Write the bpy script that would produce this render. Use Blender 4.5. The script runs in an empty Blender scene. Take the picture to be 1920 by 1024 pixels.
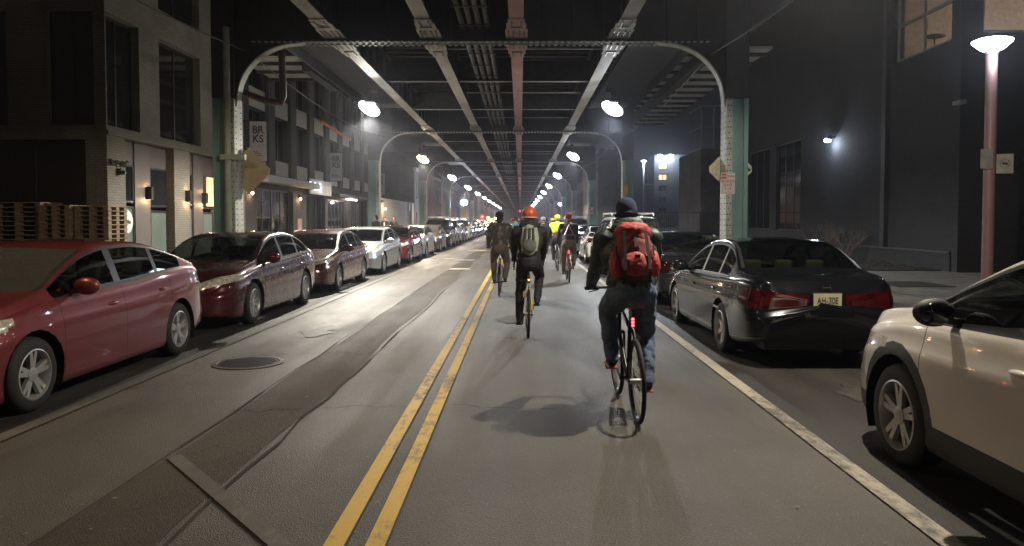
import bpy, bmesh, math, random
from mathutils import Vector, Matrix
from math import sin, cos, pi, radians as R
random.seed(7)
HAZE = .0014
SC = bpy.context.scene
COL = SC.collection
# ------------------------------------------------------------------ camera
F, CX, HY, PITCH, CH = 1390.0, 976.0, 414.0, R(2.0), 1.65
CY = HY + F * math.tan(PITCH)
cam = bpy.data.cameras.new('camera'); co = bpy.data.objects.new('camera', cam); COL.objects.link(co)
cam.sensor_width = 36; cam.lens = F / 1920 * 36
cam.shift_x = -(CX - 960) / 1920; cam.shift_y = -(512 - CY) / 1920
co.location = (0, 0, CH); co.rotation_euler = (R(90) - PITCH, 0, 0)
cam.clip_start = 0.05; cam.clip_end = 3000
SC.camera = co
def ray(x, y):
    u = (x - CX) / F; v = (CY - y) / F
    return Vector((u, cos(PITCH) + v * sin(PITCH), -sin(PITCH) + v * cos(PITCH)))
def atY(x, y, Y): d = ray(x, y); return Vector((0, 0, CH)) + d * (Y / d.y)
def atX(x, y, X): d = ray(x, y); return Vector((0, 0, CH)) + d * (X / d.x)
def atZ(x, y, Z=0.0): d = ray(x, y); return Vector((0, 0, CH)) + d * ((Z - CH) / d.z)
# ------------------------------------------------------------------ materials
MATS = {}
def nodes_of(name):
    m = bpy.data.materials.new(name); m.use_nodes = True
    nt = m.node_tree; nt.nodes.clear()
    out = nt.nodes.new('ShaderNodeOutputMaterial'); b = nt.nodes.new('ShaderNodeBsdfPrincipled')
    nt.links.new(b.outputs[0], out.inputs[0])
    return m, nt, b, out
def ramp(nt, fac, stops):
    r = nt.nodes.new('ShaderNodeValToRGB'); e = r.color_ramp.elements
    while len(e) < len(stops): e.new(.5)
    for i, (p, c) in enumerate(stops):
        e[i].position = p; e[i].color = (c[0], c[1], c[2], 1) if not isinstance(c, float) else (c, c, c, 1)
    nt.links.new(fac, r.inputs[0]); return r.outputs[0]
def noise(nt, vec, scale, detail=4, rough=.55, dist=0):
    n = nt.nodes.new('ShaderNodeTexNoise'); n.inputs['Scale'].default_value = scale
    n.inputs['Detail'].default_value = detail; n.inputs['Roughness'].default_value = rough
    n.inputs['Distortion'].default_value = dist
    if vec: nt.links.new(vec, n.inputs['Vector'])
    return n.outputs['Fac']
def coord(nt, kind='Object', scale=(1, 1, 1)):
    t = nt.nodes.new('ShaderNodeTexCoord'); mp = nt.nodes.new('ShaderNodeMapping')
    mp.inputs['Scale'].default_value = scale
    nt.links.new(t.outputs[kind], mp.inputs[0]); return mp.outputs[0]
def bump(nt, h, b, strength=.3, dist=.01):
    bm = nt.nodes.new('ShaderNodeBump'); bm.inputs['Strength'].default_value = strength
    bm.inputs['Distance'].default_value = dist
    nt.links.new(h, bm.inputs['Height']); nt.links.new(bm.outputs[0], b.inputs['Normal']); return bm
def mix(nt, fac, a, b, mode='MIX'):
    m = nt.nodes.new('ShaderNodeMix'); m.data_type = 'RGBA'; m.blend_type = mode
    for s, v in ((m.inputs[0], fac), (m.inputs[6], a), (m.inputs[7], b)):
        if hasattr(v, 'is_output') or isinstance(v, bpy.types.NodeSocket): nt.links.new(v, s)
        elif isinstance(v, (int, float)): s.default_value = v
        else: s.default_value = (v[0], v[1], v[2], 1)
    return m.outputs[2]
def mat(name, col, rough=.6, metal=0., var=.25, vscale=6., bmp=0., bscale=40., coat=0., rvar=.0, scale=(1, 1, 1)):
    if name in MATS: return MATS[name]
    m, nt, b, out = nodes_of(name)
    v = coord(nt, 'Object', scale)
    if var > 0:
        n = noise(nt, v, vscale, 5)
        lo = tuple(c * (1 - var) for c in col); hi = tuple(min(1, c * (1 + var)) for c in col)
        nt.links.new(ramp(nt, n, [(.3, lo), (.7, hi)]), b.inputs['Base Color'])
    else: b.inputs['Base Color'].default_value = (*col, 1)
    b.inputs['Roughness'].default_value = rough; b.inputs['Metallic'].default_value = metal
    if rvar > 0:
        n2 = noise(nt, v, vscale * 2.3, 4)
        nt.links.new(ramp(nt, n2, [(.3, max(0., rough - rvar)), (.7, min(1., rough + rvar))]), b.inputs['Roughness'])
    if bmp > 0: bump(nt, noise(nt, v, bscale, 5), b, bmp)
    if coat: b.inputs['Coat Weight'].default_value = coat; b.inputs['Coat Roughness'].default_value = .04
    MATS[name] = m; return m
def emis(name, col, strength, sample=False):
    if name in MATS: return MATS[name]
    m, nt, b, out = nodes_of(name)
    b.inputs['Base Color'].default_value = (*col, 1); b.inputs['Emission Color'].default_value = (*col, 1)
    b.inputs['Emission Strength'].default_value = strength
    if not sample: m.cycles.emission_sampling = 'NONE'
    MATS[name] = m; return m
def glass(name, tint=(.5, .55, .52), refl=1.0, rough=.02, veil=0.0):
    if name in MATS: return MATS[name]
    m, nt, b, out = nodes_of(name); nt.nodes.remove(b)
    t = nt.nodes.new('ShaderNodeBsdfTransparent'); t.inputs[0].default_value = (*tint, 1)
    g = nt.nodes.new('ShaderNodeBsdfGlossy'); g.inputs['Roughness'].default_value = rough
    lw = nt.nodes.new('ShaderNodeLayerWeight'); lw.inputs[0].default_value = .5
    pw = nt.nodes.new('ShaderNodeMath'); pw.operation = 'POWER'; pw.inputs[1].default_value = 3.5; nt.links.new(lw.outputs['Facing'], pw.inputs[0])
    fr = nt.nodes.new('ShaderNodeMath'); fr.operation = 'MULTIPLY_ADD'; fr.inputs[1].default_value = .85; fr.inputs[2].default_value = .06 * refl; nt.links.new(pw.outputs[0], fr.inputs[0])
    mx = nt.nodes.new('ShaderNodeMixShader')
    nt.links.new(fr.outputs[0], mx.inputs[0]); nt.links.new(t.outputs[0], mx.inputs[1]); nt.links.new(g.outputs[0], mx.inputs[2])
    last = mx.outputs[0]
    if veil > 0:
        d = nt.nodes.new('ShaderNodeBsdfDiffuse'); d.inputs[0].default_value = (.3, .3, .27, 1)
        m2 = nt.nodes.new('ShaderNodeMixShader'); m2.inputs[0].default_value = veil
        nt.links.new(last, m2.inputs[1]); nt.links.new(d.outputs[0], m2.inputs[2]); last = m2.outputs[0]
    nt.links.new(last, out.inputs[0])
    MATS[name] = m; return m
def brick(name, c1, c2, mortar, bw=.21, bh=.07, rough=.85, bstr=.5, msize=.012, vary=.5):
    if name in MATS: return MATS[name]
    m, nt, b, out = nodes_of(name)
    t = nt.nodes.new('ShaderNodeTexCoord'); s = nt.nodes.new('ShaderNodeSeparateXYZ')
    nt.links.new(t.outputs['Object'], s.inputs[0])
    a = nt.nodes.new('ShaderNodeMath'); a.operation = 'ADD'
    nt.links.new(s.outputs[0], a.inputs[0]); nt.links.new(s.outputs[1], a.inputs[1])
    c = nt.nodes.new('ShaderNodeCombineXYZ'); nt.links.new(a.outputs[0], c.inputs[0]); nt.links.new(s.outputs[2], c.inputs[1])
    bt = nt.nodes.new('ShaderNodeTexBrick'); nt.links.new(c.outputs[0], bt.inputs['Vector'])
    for k, v in (('Scale', 1.), ('Brick Width', bw), ('Row Height', bh), ('Mortar Size', msize), ('Bias', 0.)): bt.inputs[k].default_value = v
    bt.inputs['Color1'].default_value = (*c1, 1); bt.inputs['Color2'].default_value = (*c2, 1); bt.inputs['Mortar'].default_value = (*mortar, 1)
    n = noise(nt, t.outputs['Object'], .9, 6)
    col = mix(nt, 1., bt.outputs['Color'], ramp(nt, n, [(.3, 1 - vary), (.7, 1.)]), 'MULTIPLY')
    nt.links.new(col, b.inputs['Base Color']); b.inputs['Roughness'].default_value = rough
    inv = nt.nodes.new('ShaderNodeMath'); inv.operation = 'SUBTRACT'; inv.inputs[0].default_value = 1
    nt.links.new(bt.outputs['Fac'], inv.inputs[1]); bump(nt, inv.outputs[0], b, bstr, .008)
    MATS[name] = m; return m
# ------------------------------------------------------------------ object helpers
def tag(o, label=None, cat=None, group=None, kind=None):
    if label: o['label'] = label
    if cat: o['category'] = cat
    if group: o['group'] = group
    if kind: o['kind'] = kind
    return o
def thing(name, label, cat, loc=(0, 0, 0), rz=0., group=None):
    o = bpy.data.objects.new(name, None); COL.objects.link(o)
    o.empty_display_size = .2
    o.location = loc; o.rotation_euler = (0, 0, rz)
    return tag(o, label, cat, group)
def copy_tree(o, parent=None):
    c = o.copy(); COL.objects.link(c); c.parent = parent
    for ch in list(o.children): copy_tree(ch, c)
    return c
def setmat(root, matname_map):
    for ch in root.children_recursive:
        for i, s in enumerate(ch.material_slots):
            if s.material and s.material.name in matname_map:
                nm = matname_map[s.material.name]; s.link = 'OBJECT'; s.material = nm
class MB:
    def __init__(s): s.b = bmesh.new(); s.mi = 0
    def _m(s, faces):
        for f in faces: f.material_index = s.mi
        return faces
    def quad(s, *p):
        s._m([s.b.faces.new([s.b.verts.new(q) for q in p])]); return s
    def box(s, x0, x1, y0, y1, z0, z1, M=None):
        ps = [(x0, y0, z0), (x1, y0, z0), (x1, y1, z0), (x0, y1, z0), (x0, y0, z1), (x1, y0, z1), (x1, y1, z1), (x0, y1, z1)]
        if M: ps = [M @ Vector(p) for p in ps]
        v = [s.b.verts.new(p) for p in ps]
        s._m([s.b.faces.new([v[i] for i in f]) for f in ((0, 3, 2, 1), (4, 5, 6, 7), (0, 1, 5, 4), (1, 2, 6, 5), (2, 3, 7, 6), (3, 0, 4, 7))]); return s
    def cbox(s, c, d, M=None):
        return s.box(c[0] - d[0] / 2, c[0] + d[0] / 2, c[1] - d[1] / 2, c[1] + d[1] / 2, c[2] - d[2] / 2, c[2] + d[2] / 2, M)
    def bar(s, p, q, w, h=None):
        p, q = Vector(p), Vector(q); d = q - p; L = d.length
        M = Matrix.Translation(p) @ d.to_track_quat('Y', 'Z').to_matrix().to_4x4(); h = h or w
        return s.box(-w / 2, w / 2, 0, L, -h / 2, h / 2, M)
    def loft(s, rings, cap=True, close=True):
        vs = [[s.b.verts.new(p) for p in r] for r in rings]; n = len(rings[0]); fs = []
        for a, b in zip(vs, vs[1:]):
            for i in range(n if close else n - 1):
                j = (i + 1) % n; fs.append(s.b.faces.new((a[i], a[j], b[j], b[i])))
        if cap and close:
            fs.append(s.b.faces.new(vs[0][::-1])); fs.append(s.b.faces.new(vs[-1]))
        s._m(fs); return s
    def tube(s, path, r, n=8, cap=True):
        P = [Vector(p) for p in path]; rs = r if isinstance(r, (list, tuple)) else [r] * len(P); rings = []
        up = None
        for i, p in enumerate(P):
            t = (P[min(i + 1, len(P) - 1)] - P[max(i - 1, 0)]).normalized()
            if up is None: up = t.orthogonal().normalized()
            else: up = (up - t * up.dot(t)); up = up.normalized() if up.length > 1e-5 else t.orthogonal().normalized()
            sd = t.cross(up)
            rings.append([p + (up * cos(2 * pi * k / n) + sd * sin(2 * pi * k / n)) * rs[i] for k in range(n)])
        return s.loft(rings, cap)
    def lathe(s, prof, M=None, n=24, cap=True):
        rings = [[(M or Matrix()) @ Vector((r * cos(2 * pi * k / n), r * sin(2 * pi * k / n), z)) for k in range(n)] for r, z in prof]
        return s.loft(rings, cap)
    def ball(s, c, r, n=12, m=8, M=None):
        r = r if isinstance(r, (tuple, list)) else (r, r, r); c = Vector(c)
        T = Matrix.Translation(c) @ (M or Matrix()) @ Matrix.Diagonal((r[0], r[1], r[2], 1))
        return s.lathe([(max(.02, sin(pi * i / m)), -cos(pi * i / m)) for i in range(m + 1)], T, n)
    def prism(s, poly, d0, d1, axis='x', M=None):
        f = {'x': lambda a, b, d: (d, a, b), 'y': lambda a, b, d: (a, d, b), 'z': lambda a, b, d: (a, b, d)}[axis]
        T = M or Matrix()
        return s.loft([[T @ Vector(f(a, b, d0)) for a, b in poly], [T @ Vector(f(a, b, d1)) for a, b in poly]])
    def build(s, name, m, parent=None, smooth=False, recalc=True, bevel=0, angle=40):
        if recalc: bmesh.ops.recalc_face_normals(s.b, faces=s.b.faces)
        me = bpy.data.meshes.new(name); s.b.to_mesh(me); s.b.free()
        for x in (m if isinstance(m, (list, tuple)) else [m]): me.materials.append(x)
        if smooth:
            me.shade_smooth() if hasattr(me, 'shade_smooth') else None
            me.set_sharp_from_angle(angle=R(angle))
        o = bpy.data.objects.new(name, me); COL.objects.link(o)
        if parent: o.parent = parent
        if bevel:
            bv = o.modifiers.new('bevel', 'BEVEL'); bv.width = bevel; bv.segments = 2; bv.limit_method = 'ANGLE'
        return o
def text_mesh(name, txt, size, m, parent, loc, rot, extrude=.004, align='CENTER', sx=1., bold=0.):
    cu = bpy.data.curves.new(name, 'FONT'); cu.body = txt; cu.size = size; cu.extrude = extrude; cu.align_x = align; cu.align_y = 'CENTER'; cu.offset = bold
    o = bpy.data.objects.new(name, cu); COL.objects.link(o)
    dg = bpy.context.evaluated_depsgraph_get(); me = bpy.data.meshes.new_from_object(o.evaluated_get(dg))
    bpy.data.objects.remove(o); me.materials.clear(); me.materials.append(m)
    ob = bpy.data.objects.new(name, me); COL.objects.link(ob); ob.parent = parent
    ob.location = loc; ob.rotation_euler = rot; ob.scale = (sx, 1, 1); return ob
def evald(o, name=None):
    """apply modifiers into a plain mesh"""
    dg = bpy.context.evaluated_depsgraph_get(); dg.update()
    me = bpy.data.meshes.new_from_object(o.evaluated_get(dg)); o.modifiers.clear(); o.data = me; return o
def sheet(name, x0, x1, y0, y1, z, m, ny=1):
    b = MB()
    for i in range(ny):
        a = y0 + (y1 - y0) * i / ny; c = y0 + (y1 - y0) * (i + 1) / ny
        b.quad((x0, a, z), (x1, a, z), (x1, c, z), (x0, c, z))
    return b.build(name, m)
# ------------------------------------------------------------------ shared materials
def asphalt_mat(name, base, rough, spec=.6, patchy=.35):
    m, nt, b, out = nodes_of(name)
    v = coord(nt, 'Object'); vl = coord(nt, 'Object', (1.0, .12, 1))
    n1 = noise(nt, vl, 1.6, 6, .6); n2 = noise(nt, v, 90., 3, .7); n3 = noise(nt, v, .45, 5, .6)
    c = mix(nt, 1., ramp(nt, n1, [(.25, tuple(x * (1 - patchy) for x in base)), (.75, tuple(x * (1 + patchy) for x in base))]),
            ramp(nt, n3, [(.3, .62), (.7, 1.3)]), 'MULTIPLY')
    c = mix(nt, 1., c, ramp(nt, n2, [(.35, .55), (.65, 1.45)]), 'MULTIPLY')
    vo = nt.nodes.new('ShaderNodeTexVoronoi'); vo.inputs['Scale'].default_value = 17.; nt.links.new(v, vo.inputs['Vector'])
    c = mix(nt, ramp(nt, vo.outputs['Distance'], [(.05, 1.), (.11, 0.)]), c, (base[0] * 2.6, base[1] * 2.6, base[2] * 2.4))
    nt.links.new(c, b.inputs['Base Color'])
    nt.links.new(ramp(nt, n1, [(.3, rough - .14), (.7, rough + .14)]), b.inputs['Roughness'])
    b.inputs['Specular IOR Level'].default_value = spec
    v2 = nt.nodes.new('ShaderNodeTexVoronoi'); v2.inputs['Scale'].default_value = 120.; nt.links.new(v, v2.inputs['Vector'])
    bump(nt, v2.outputs['Distance'], b, .62, .008)
    MATS[name] = m; return m
M_asph = asphalt_mat('asphalt', (.068, .061, .051), .56, spec=.5)
M_asph2 = asphalt_mat('asphalt_patch', (.054, .045, .035), .70, spec=.3)
M_asph3 = asphalt_mat('asphalt_gutter', (.030, .027, .024), .6, spec=.35)
M_conc = mat('sidewalk_concrete', (.20, .185, .16), .8, var=.3, vscale=2.5, bmp=.25, bscale=50)
M_curb = mat('granite_curb', (.24, .23, .21), .7, var=.3, bmp=.2)
M_soil = mat('soil', (.03, .026, .02), .95, var=.5, bmp=.8, bscale=12)
def worn_paint(name, col, wear=.45):
    m, nt, b, out = nodes_of(name)
    v = coord(nt, 'Object', (1, .5, 1))
    n = noise(nt, v, 14., 8, .75); n2 = noise(nt, v, 1.2, 4)
    f = mix(nt, .5, n, n2)
    nt.links.new(mix(nt, ramp(nt, f, [(wear - .06, 0.), (wear + .05, 1.)]), (.07, .066, .058), col), b.inputs['Base Color'])
    b.inputs['Roughness'].default_value = .6
    bump(nt, noise(nt, v, 120, 3), b, .4, .004)
    MATS[name] = m; return m
M_yel = worn_paint('yellow_road_paint', (.50, .32, .04), .455)
M_wht = worn_paint('white_road_paint', (.33, .30, .235), .46)
M_wht2 = worn_paint('faded_road_paint', (.12, .11, .09), .53)
M_steel = mat('teal_bridge_paint', (.17, .30, .29), .5, var=.18, vscale=3., bmp=.15, bscale=25, rvar=.12, scale=(1, 1, .3))
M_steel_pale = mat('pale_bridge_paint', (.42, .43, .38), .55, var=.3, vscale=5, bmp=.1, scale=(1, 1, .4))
M_girder = mat('girder_underside_paint', (.36, .345, .31), .6, var=.3, vscale=2.2, bmp=.1, scale=(1, .3, 1))
M_girderP = mat('girder_painted_red_light', (.42, .24, .235), .6, var=.3, vscale=2.2, bmp=.1, scale=(1, .3, 1))  # red light spill on the centre girder put into its colour
M_dsteel = mat('dark_bridge_steel', (.020, .023, .026), .6, var=.35, vscale=3, bmp=.1)
M_rust = mat('rust_pipe', (.045, .028, .02), .6, var=.5, vscale=3, bmp=.1)
M_tie = mat('tie_timber', (.018, .018, .019), .9, var=.4, vscale=6)
M_black = mat('black_plastic', (.012, .012, .013), .45, var=.1)
M_rubber = mat('rubber', (.014, .014, .014), .75, var=.15)
M_chrome = mat('chrome', (.75, .75, .76), .14, 1., var=.05)
M_alu = mat('brushed_alloy', (.50, .50, .50), .38, .7, var=.1)
M_dkmetal = mat('dark_metal', (.03, .03, .032), .4, .5, var=.2)
M_grayp = mat('grey_paint', (.25, .26, .27), .5, var=.15)
M_signw = mat('sign_white', (.62, .60, .58), .45, var=.08)
M_signr = mat('sign_red', (.5, .03, .03), .45, var=.05)
M_signback = mat('sign_back_aluminium', (.42, .39, .30), .4, .5, var=.15)
M_yellow = mat('yellow_plate', (.6, .38, .04), .5, var=.1)
M_lamp = emis('lamp_white', (.88, .94, 1.), 14.)
M_lampw = emis('lamp_warm', (1., .80, .55), 9.)
M_lampo = emis('lamp_amber', (1., .52, .20), 25.)
M_red = emis('red_light', (1., .02, .03), 25.)
# ------------------------------------------------------------------ world: night sky
w = bpy.data.worlds.new('World'); SC.world = w; w.use_nodes = True
nt = w.node_tree; bg = nt.nodes['Background']
sky = nt.nodes.new('ShaderNodeTexSky'); sky.sky_type = 'NISHITA'; sky.sun_disc = False
sky.sun_elevation = R(-4.5); sky.sun_rotation = R(200)
mxn = nt.nodes.new('ShaderNodeMix'); mxn.data_type = 'RGBA'; mxn.blend_type = 'ADD'; mxn.inputs[0].default_value = 1
nt.links.new(sky.outputs[0], mxn.inputs[6]); mxn.inputs[7].default_value = (.03, .031, .036, 1)   # urban sky glow
nt.links.new(mxn.outputs[2], bg.inputs[0]); bg.inputs[1].default_value = .12
SC.view_settings.view_transform = 'Standard'; SC.view_settings.look = 'None'; SC.view_settings.exposure = -.12; SC.view_settings.gamma = 1
cy = SC.cycles
cy.use_denoising = True
cy.max_bounces = 6; cy.diffuse_bounces = 3; cy.glossy_bounces = 3; cy.transmission_bounces = 4; cy.transparent_max_bounces = 12
cy.sample_clamp_indirect = 4; cy.sample_clamp_direct = 0; cy.caustics_reflective = False; cy.caustics_refractive = False
try: cy.use_light_tree = True
except Exception: pass
LIGHTS = []
def lamp(loc, energy, col=(1, 1, 1), rad=.1, kind='POINT', name='lamp_bulb', parent=None, rot=None, cone=None):
    l = bpy.data.lights.new(name, kind); l.energy = energy; l.color = col
    if kind in ('POINT', 'SPOT'): l.shadow_soft_size = rad
    if cone: l.spot_size = R(cone); l.spot_blend = .8
    o = bpy.data.objects.new(name, l); COL.objects.link(o); o.location = loc
    if rot: o.rotation_euler = rot
    if parent: o.parent = parent
    return o
# ------------------------------------------------------------------ ground, road, pavements
tag(sheet('ground', -400, 400, -60, 1500, -.02, M_asph3), kind='structure')
tag(sheet('road', -6.45, 4.55, -30, 420, 0., M_asph, 60), kind='structure')
tag(sheet('gutter', -6.45, -3.95, -30, 300, .004, M_asph3, 30), kind='structure')
tag(sheet('parking_lane', 2.22, 4.55, -30, 300, .004, M_asph3, 30), kind='structure')
# utility trench patch running along the left lane
b = MB(); rr = random.Random(3); ys = [-20 + i * 1.5 for i in range(90)]
for a, c in zip(ys, ys[1:]):
    b.quad((-2.45 + .03 * sin(a * 1.3), a, .004), (-1.84 + .04 * sin(a), a, .004), (-1.84 + .04 * sin(c), c, .004), (-2.45 + .03 * sin(c * 1.3), c, .004))
tag(b.build('trench_patch', M_asph2), kind='structure')
# dark tar seams and cracks
M_tar = mat('tar_seam', (.020, .018, .016), .85, var=.3)
b = MB()
def crack(pts, wd, z=.009):
    P = [Vector((*p, z)) for p in pts]; q = []
    for i in range(len(P) - 1):
        n = 8
        for k in range(n + (i == len(P) - 2)):
            t = k / n; p = P[i].lerp(P[i + 1], t); p.x += rr.uniform(-.03, .03); p.y += rr.uniform(-.05, .05); q.append(p)
    for a, c in zip(q, q[1:]):
        d = (c - a).normalized(); s = Vector((-d.y, d.x, 0)); w1 = wd * .5 * rr.uniform(.3, 1.3)
        b.quad(a - s * w1 / 2, a + s * w1 / 2, c + s * w1 / 2, c - s * w1 / 2)
crack([(-2.5, 6.35), (-1.5, 6.5), (-.6, 6.55), (.3, 6.4)], .022)
crack([(-3.6, 8.9), (-2.4, 9.2), (-1.6, 9.0)], .03)
crack([(-.6, 10.4), (.8, 10.2), (2.1, 10.5)], .03)
crack([(-1.82, 3), (-1.80, 8), (-1.78, 14), (-1.8, 24)], .05)
crack([(-2.47, 2.5), (-2.46, 10), (-2.45, 22)], .03)
crack([(-3.7, 13), (-2.6, 13.3)], .03); crack([(-.5, 15), (2, 15.4)], .03); crack([(-3.6, 19), (2, 19.4)], .04)
tag(b.build('road_crack', M_tar), kind='structure')
def line(name, x, wd, y0, y1, m, label=None):
    b = MB(); y = y0; st = 3.
    while y < y1:
        b.quad((x - wd / 2, y, .012), (x + wd / 2, y, .012), (x + wd / 2, min(y + st, y1), .012), (x - wd / 2, min(y + st, y1), .012)); y += st
    return tag(b.build(name, m), kind='structure')
line('yellow_line', -.945, .105, 2.2, 400, M_yel); line('yellow_line', -.735, .10, 2.2, 400, M_yel)
line('parking_line', 2.19, .13, -10, 300, M_wht); line('parking_line', -3.93, .14, -10, 300, M_wht2)
b = MB()
p0, p1 = atZ(325, 858), atZ(530, 1030); d = (p1 - p0).normalized(); s = Vector((-d.y, d.x, 0)) * .05
b.quad(p0 - s, p0 + s, p1 + s, p1 - s)
for v in b.b.verts: v.co.z = .014
tag(b.build('faded_stripe', M_wht2), kind='structure')
b = MB()
for (px, py, wx, wy) in ((870, 488, .9, 1.1), (862, 505, .7, .6), (895, 470, 1.0, 1.6), (842, 486, .4, .8)):
    p = atZ(px, py); b.quad((p.x - wx / 2, p.y - wy / 2, .014), (p.x + wx / 2, p.y - wy / 2, .014), (p.x + wx / 2, p.y + wy / 2, .014), (p.x - wx / 2, p.y + wy / 2, .014))
tag(b.build('road_marking', M_wht), kind='structure')
b = MB()
for _ in range(240):
    x, y = rr.uniform(-3.9, 2.1), 2.6 + 22 * rr.random() ** 1.6; a = rr.uniform(0, pi); q = rr.uniform(.004, .014); d1_, d2_ = Vector((cos(a), sin(a), 0)) * q, Vector((-sin(a), cos(a), 0)) * q * rr.uniform(.4, 1)
    o_ = Vector((x, y, .013)); b.quad(o_ - d1_ - d2_, o_ + d1_ - d2_ * .6, o_ + d1_ * .8 + d2_, o_ - d1_ * .7 + d2_)
tag(b.build('road_grit', mat('pale_grit', (.15, .14, .125), .6, var=.4)), kind='structure')
M_stain = mat('oil_stain', (.036, .033, .028), .6, var=.6, vscale=14)
b = MB()
for (x, y, r_) in ((1.2, 9.6, .16), (-.2, 12.3, .25), (-3.0, 11., .3), (3.3, 6.9, .3), (3.4, 12.9, .3)):
    b.b.faces.new([b.b.verts.new((x + r_ * (1 + .35 * sin(3 * a + x * 9) + .2 * sin(7 * a + y)) * cos(a) * .7, y + r_ * 1.6 * (1 + .3 * sin(2 * a + y * 5) + .15 * sin(9 * a)) * sin(a), .0095)) for a in [2 * pi * k / 30 for k in range(30)]])
tag(b.build('oil_stain', M_stain), kind='structure')
# pavements with kerbs
def pave(name, x0, x1, y0, y1, m=M_conc, h=.14):
    b = MB(); b.box(x0, x1, y0, y1, 0, h); return tag(b.build(name, m), kind='structure')
pave('sidewalk', -10.7, -6.64, -20, 300); pave('curb', -6.63, -6.45, -20, 300, M_curb, .145)
pave('sidewalk', 4.74, 30, -20, 22.3); pave('curb', 4.55, 4.73, -20, 300, M_curb, .145)
pave('sidewalk', 4.74, 9.0, 22.31, 300)
tag(MB().box(9.02, 12.7, 22.32, 44, 0, .17).build('planting_bed', M_soil), kind='structure')
b = MB()
for i in range(-6, 40): b.quad((4.76, i * 1.5, .144), (12, i * 1.5, .144), (12, i * 1.5 + .015, .144), (4.76, i * 1.5 + .015, .144))
for x in (6.3, 7.9, 9.5, 11.1): b.quad((x, -10, .144), (x + .015, -10, .144), (x + .015, 22, .144), (x, 22, .144))
tag(b.build('pavement_joint', M_tar), kind='structure')
tp = MB().box(0, 1.3, 0, 1.5, 0, .012)
tag(tp.build('tree_pit', M_soil), kind='structure').location = (8.6, 16.8, .142)
# manhole
mh = thing('manhole_cover', 'round cast iron manhole cover set in the left lane beside the red car', 'manhole', (*atZ(466, 681).xy, 0))
b = MB(); b.lathe([(.40, .0), (.40, .010), (.345, .012), (.34, .004)], n=40, cap=False); b.build('rim', mat('worn_iron', (.16, .15, .14), .4, .6, var=.3), mh, True)
b = MB(); b.lathe([(.335, 0), (.335, .010), (.001, .010)], n=40)
for i in range(-6, 7):
    for j in range(-6, 7):
        if (i * i + j * j) * .046 ** 2 < .30 ** 2: b.box(i * .046 - .014, i * .046 + .014, j * .046 - .014, j * .046 + .014, .009, .015)
b.build('lid', M_dkmetal, mh)
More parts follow.
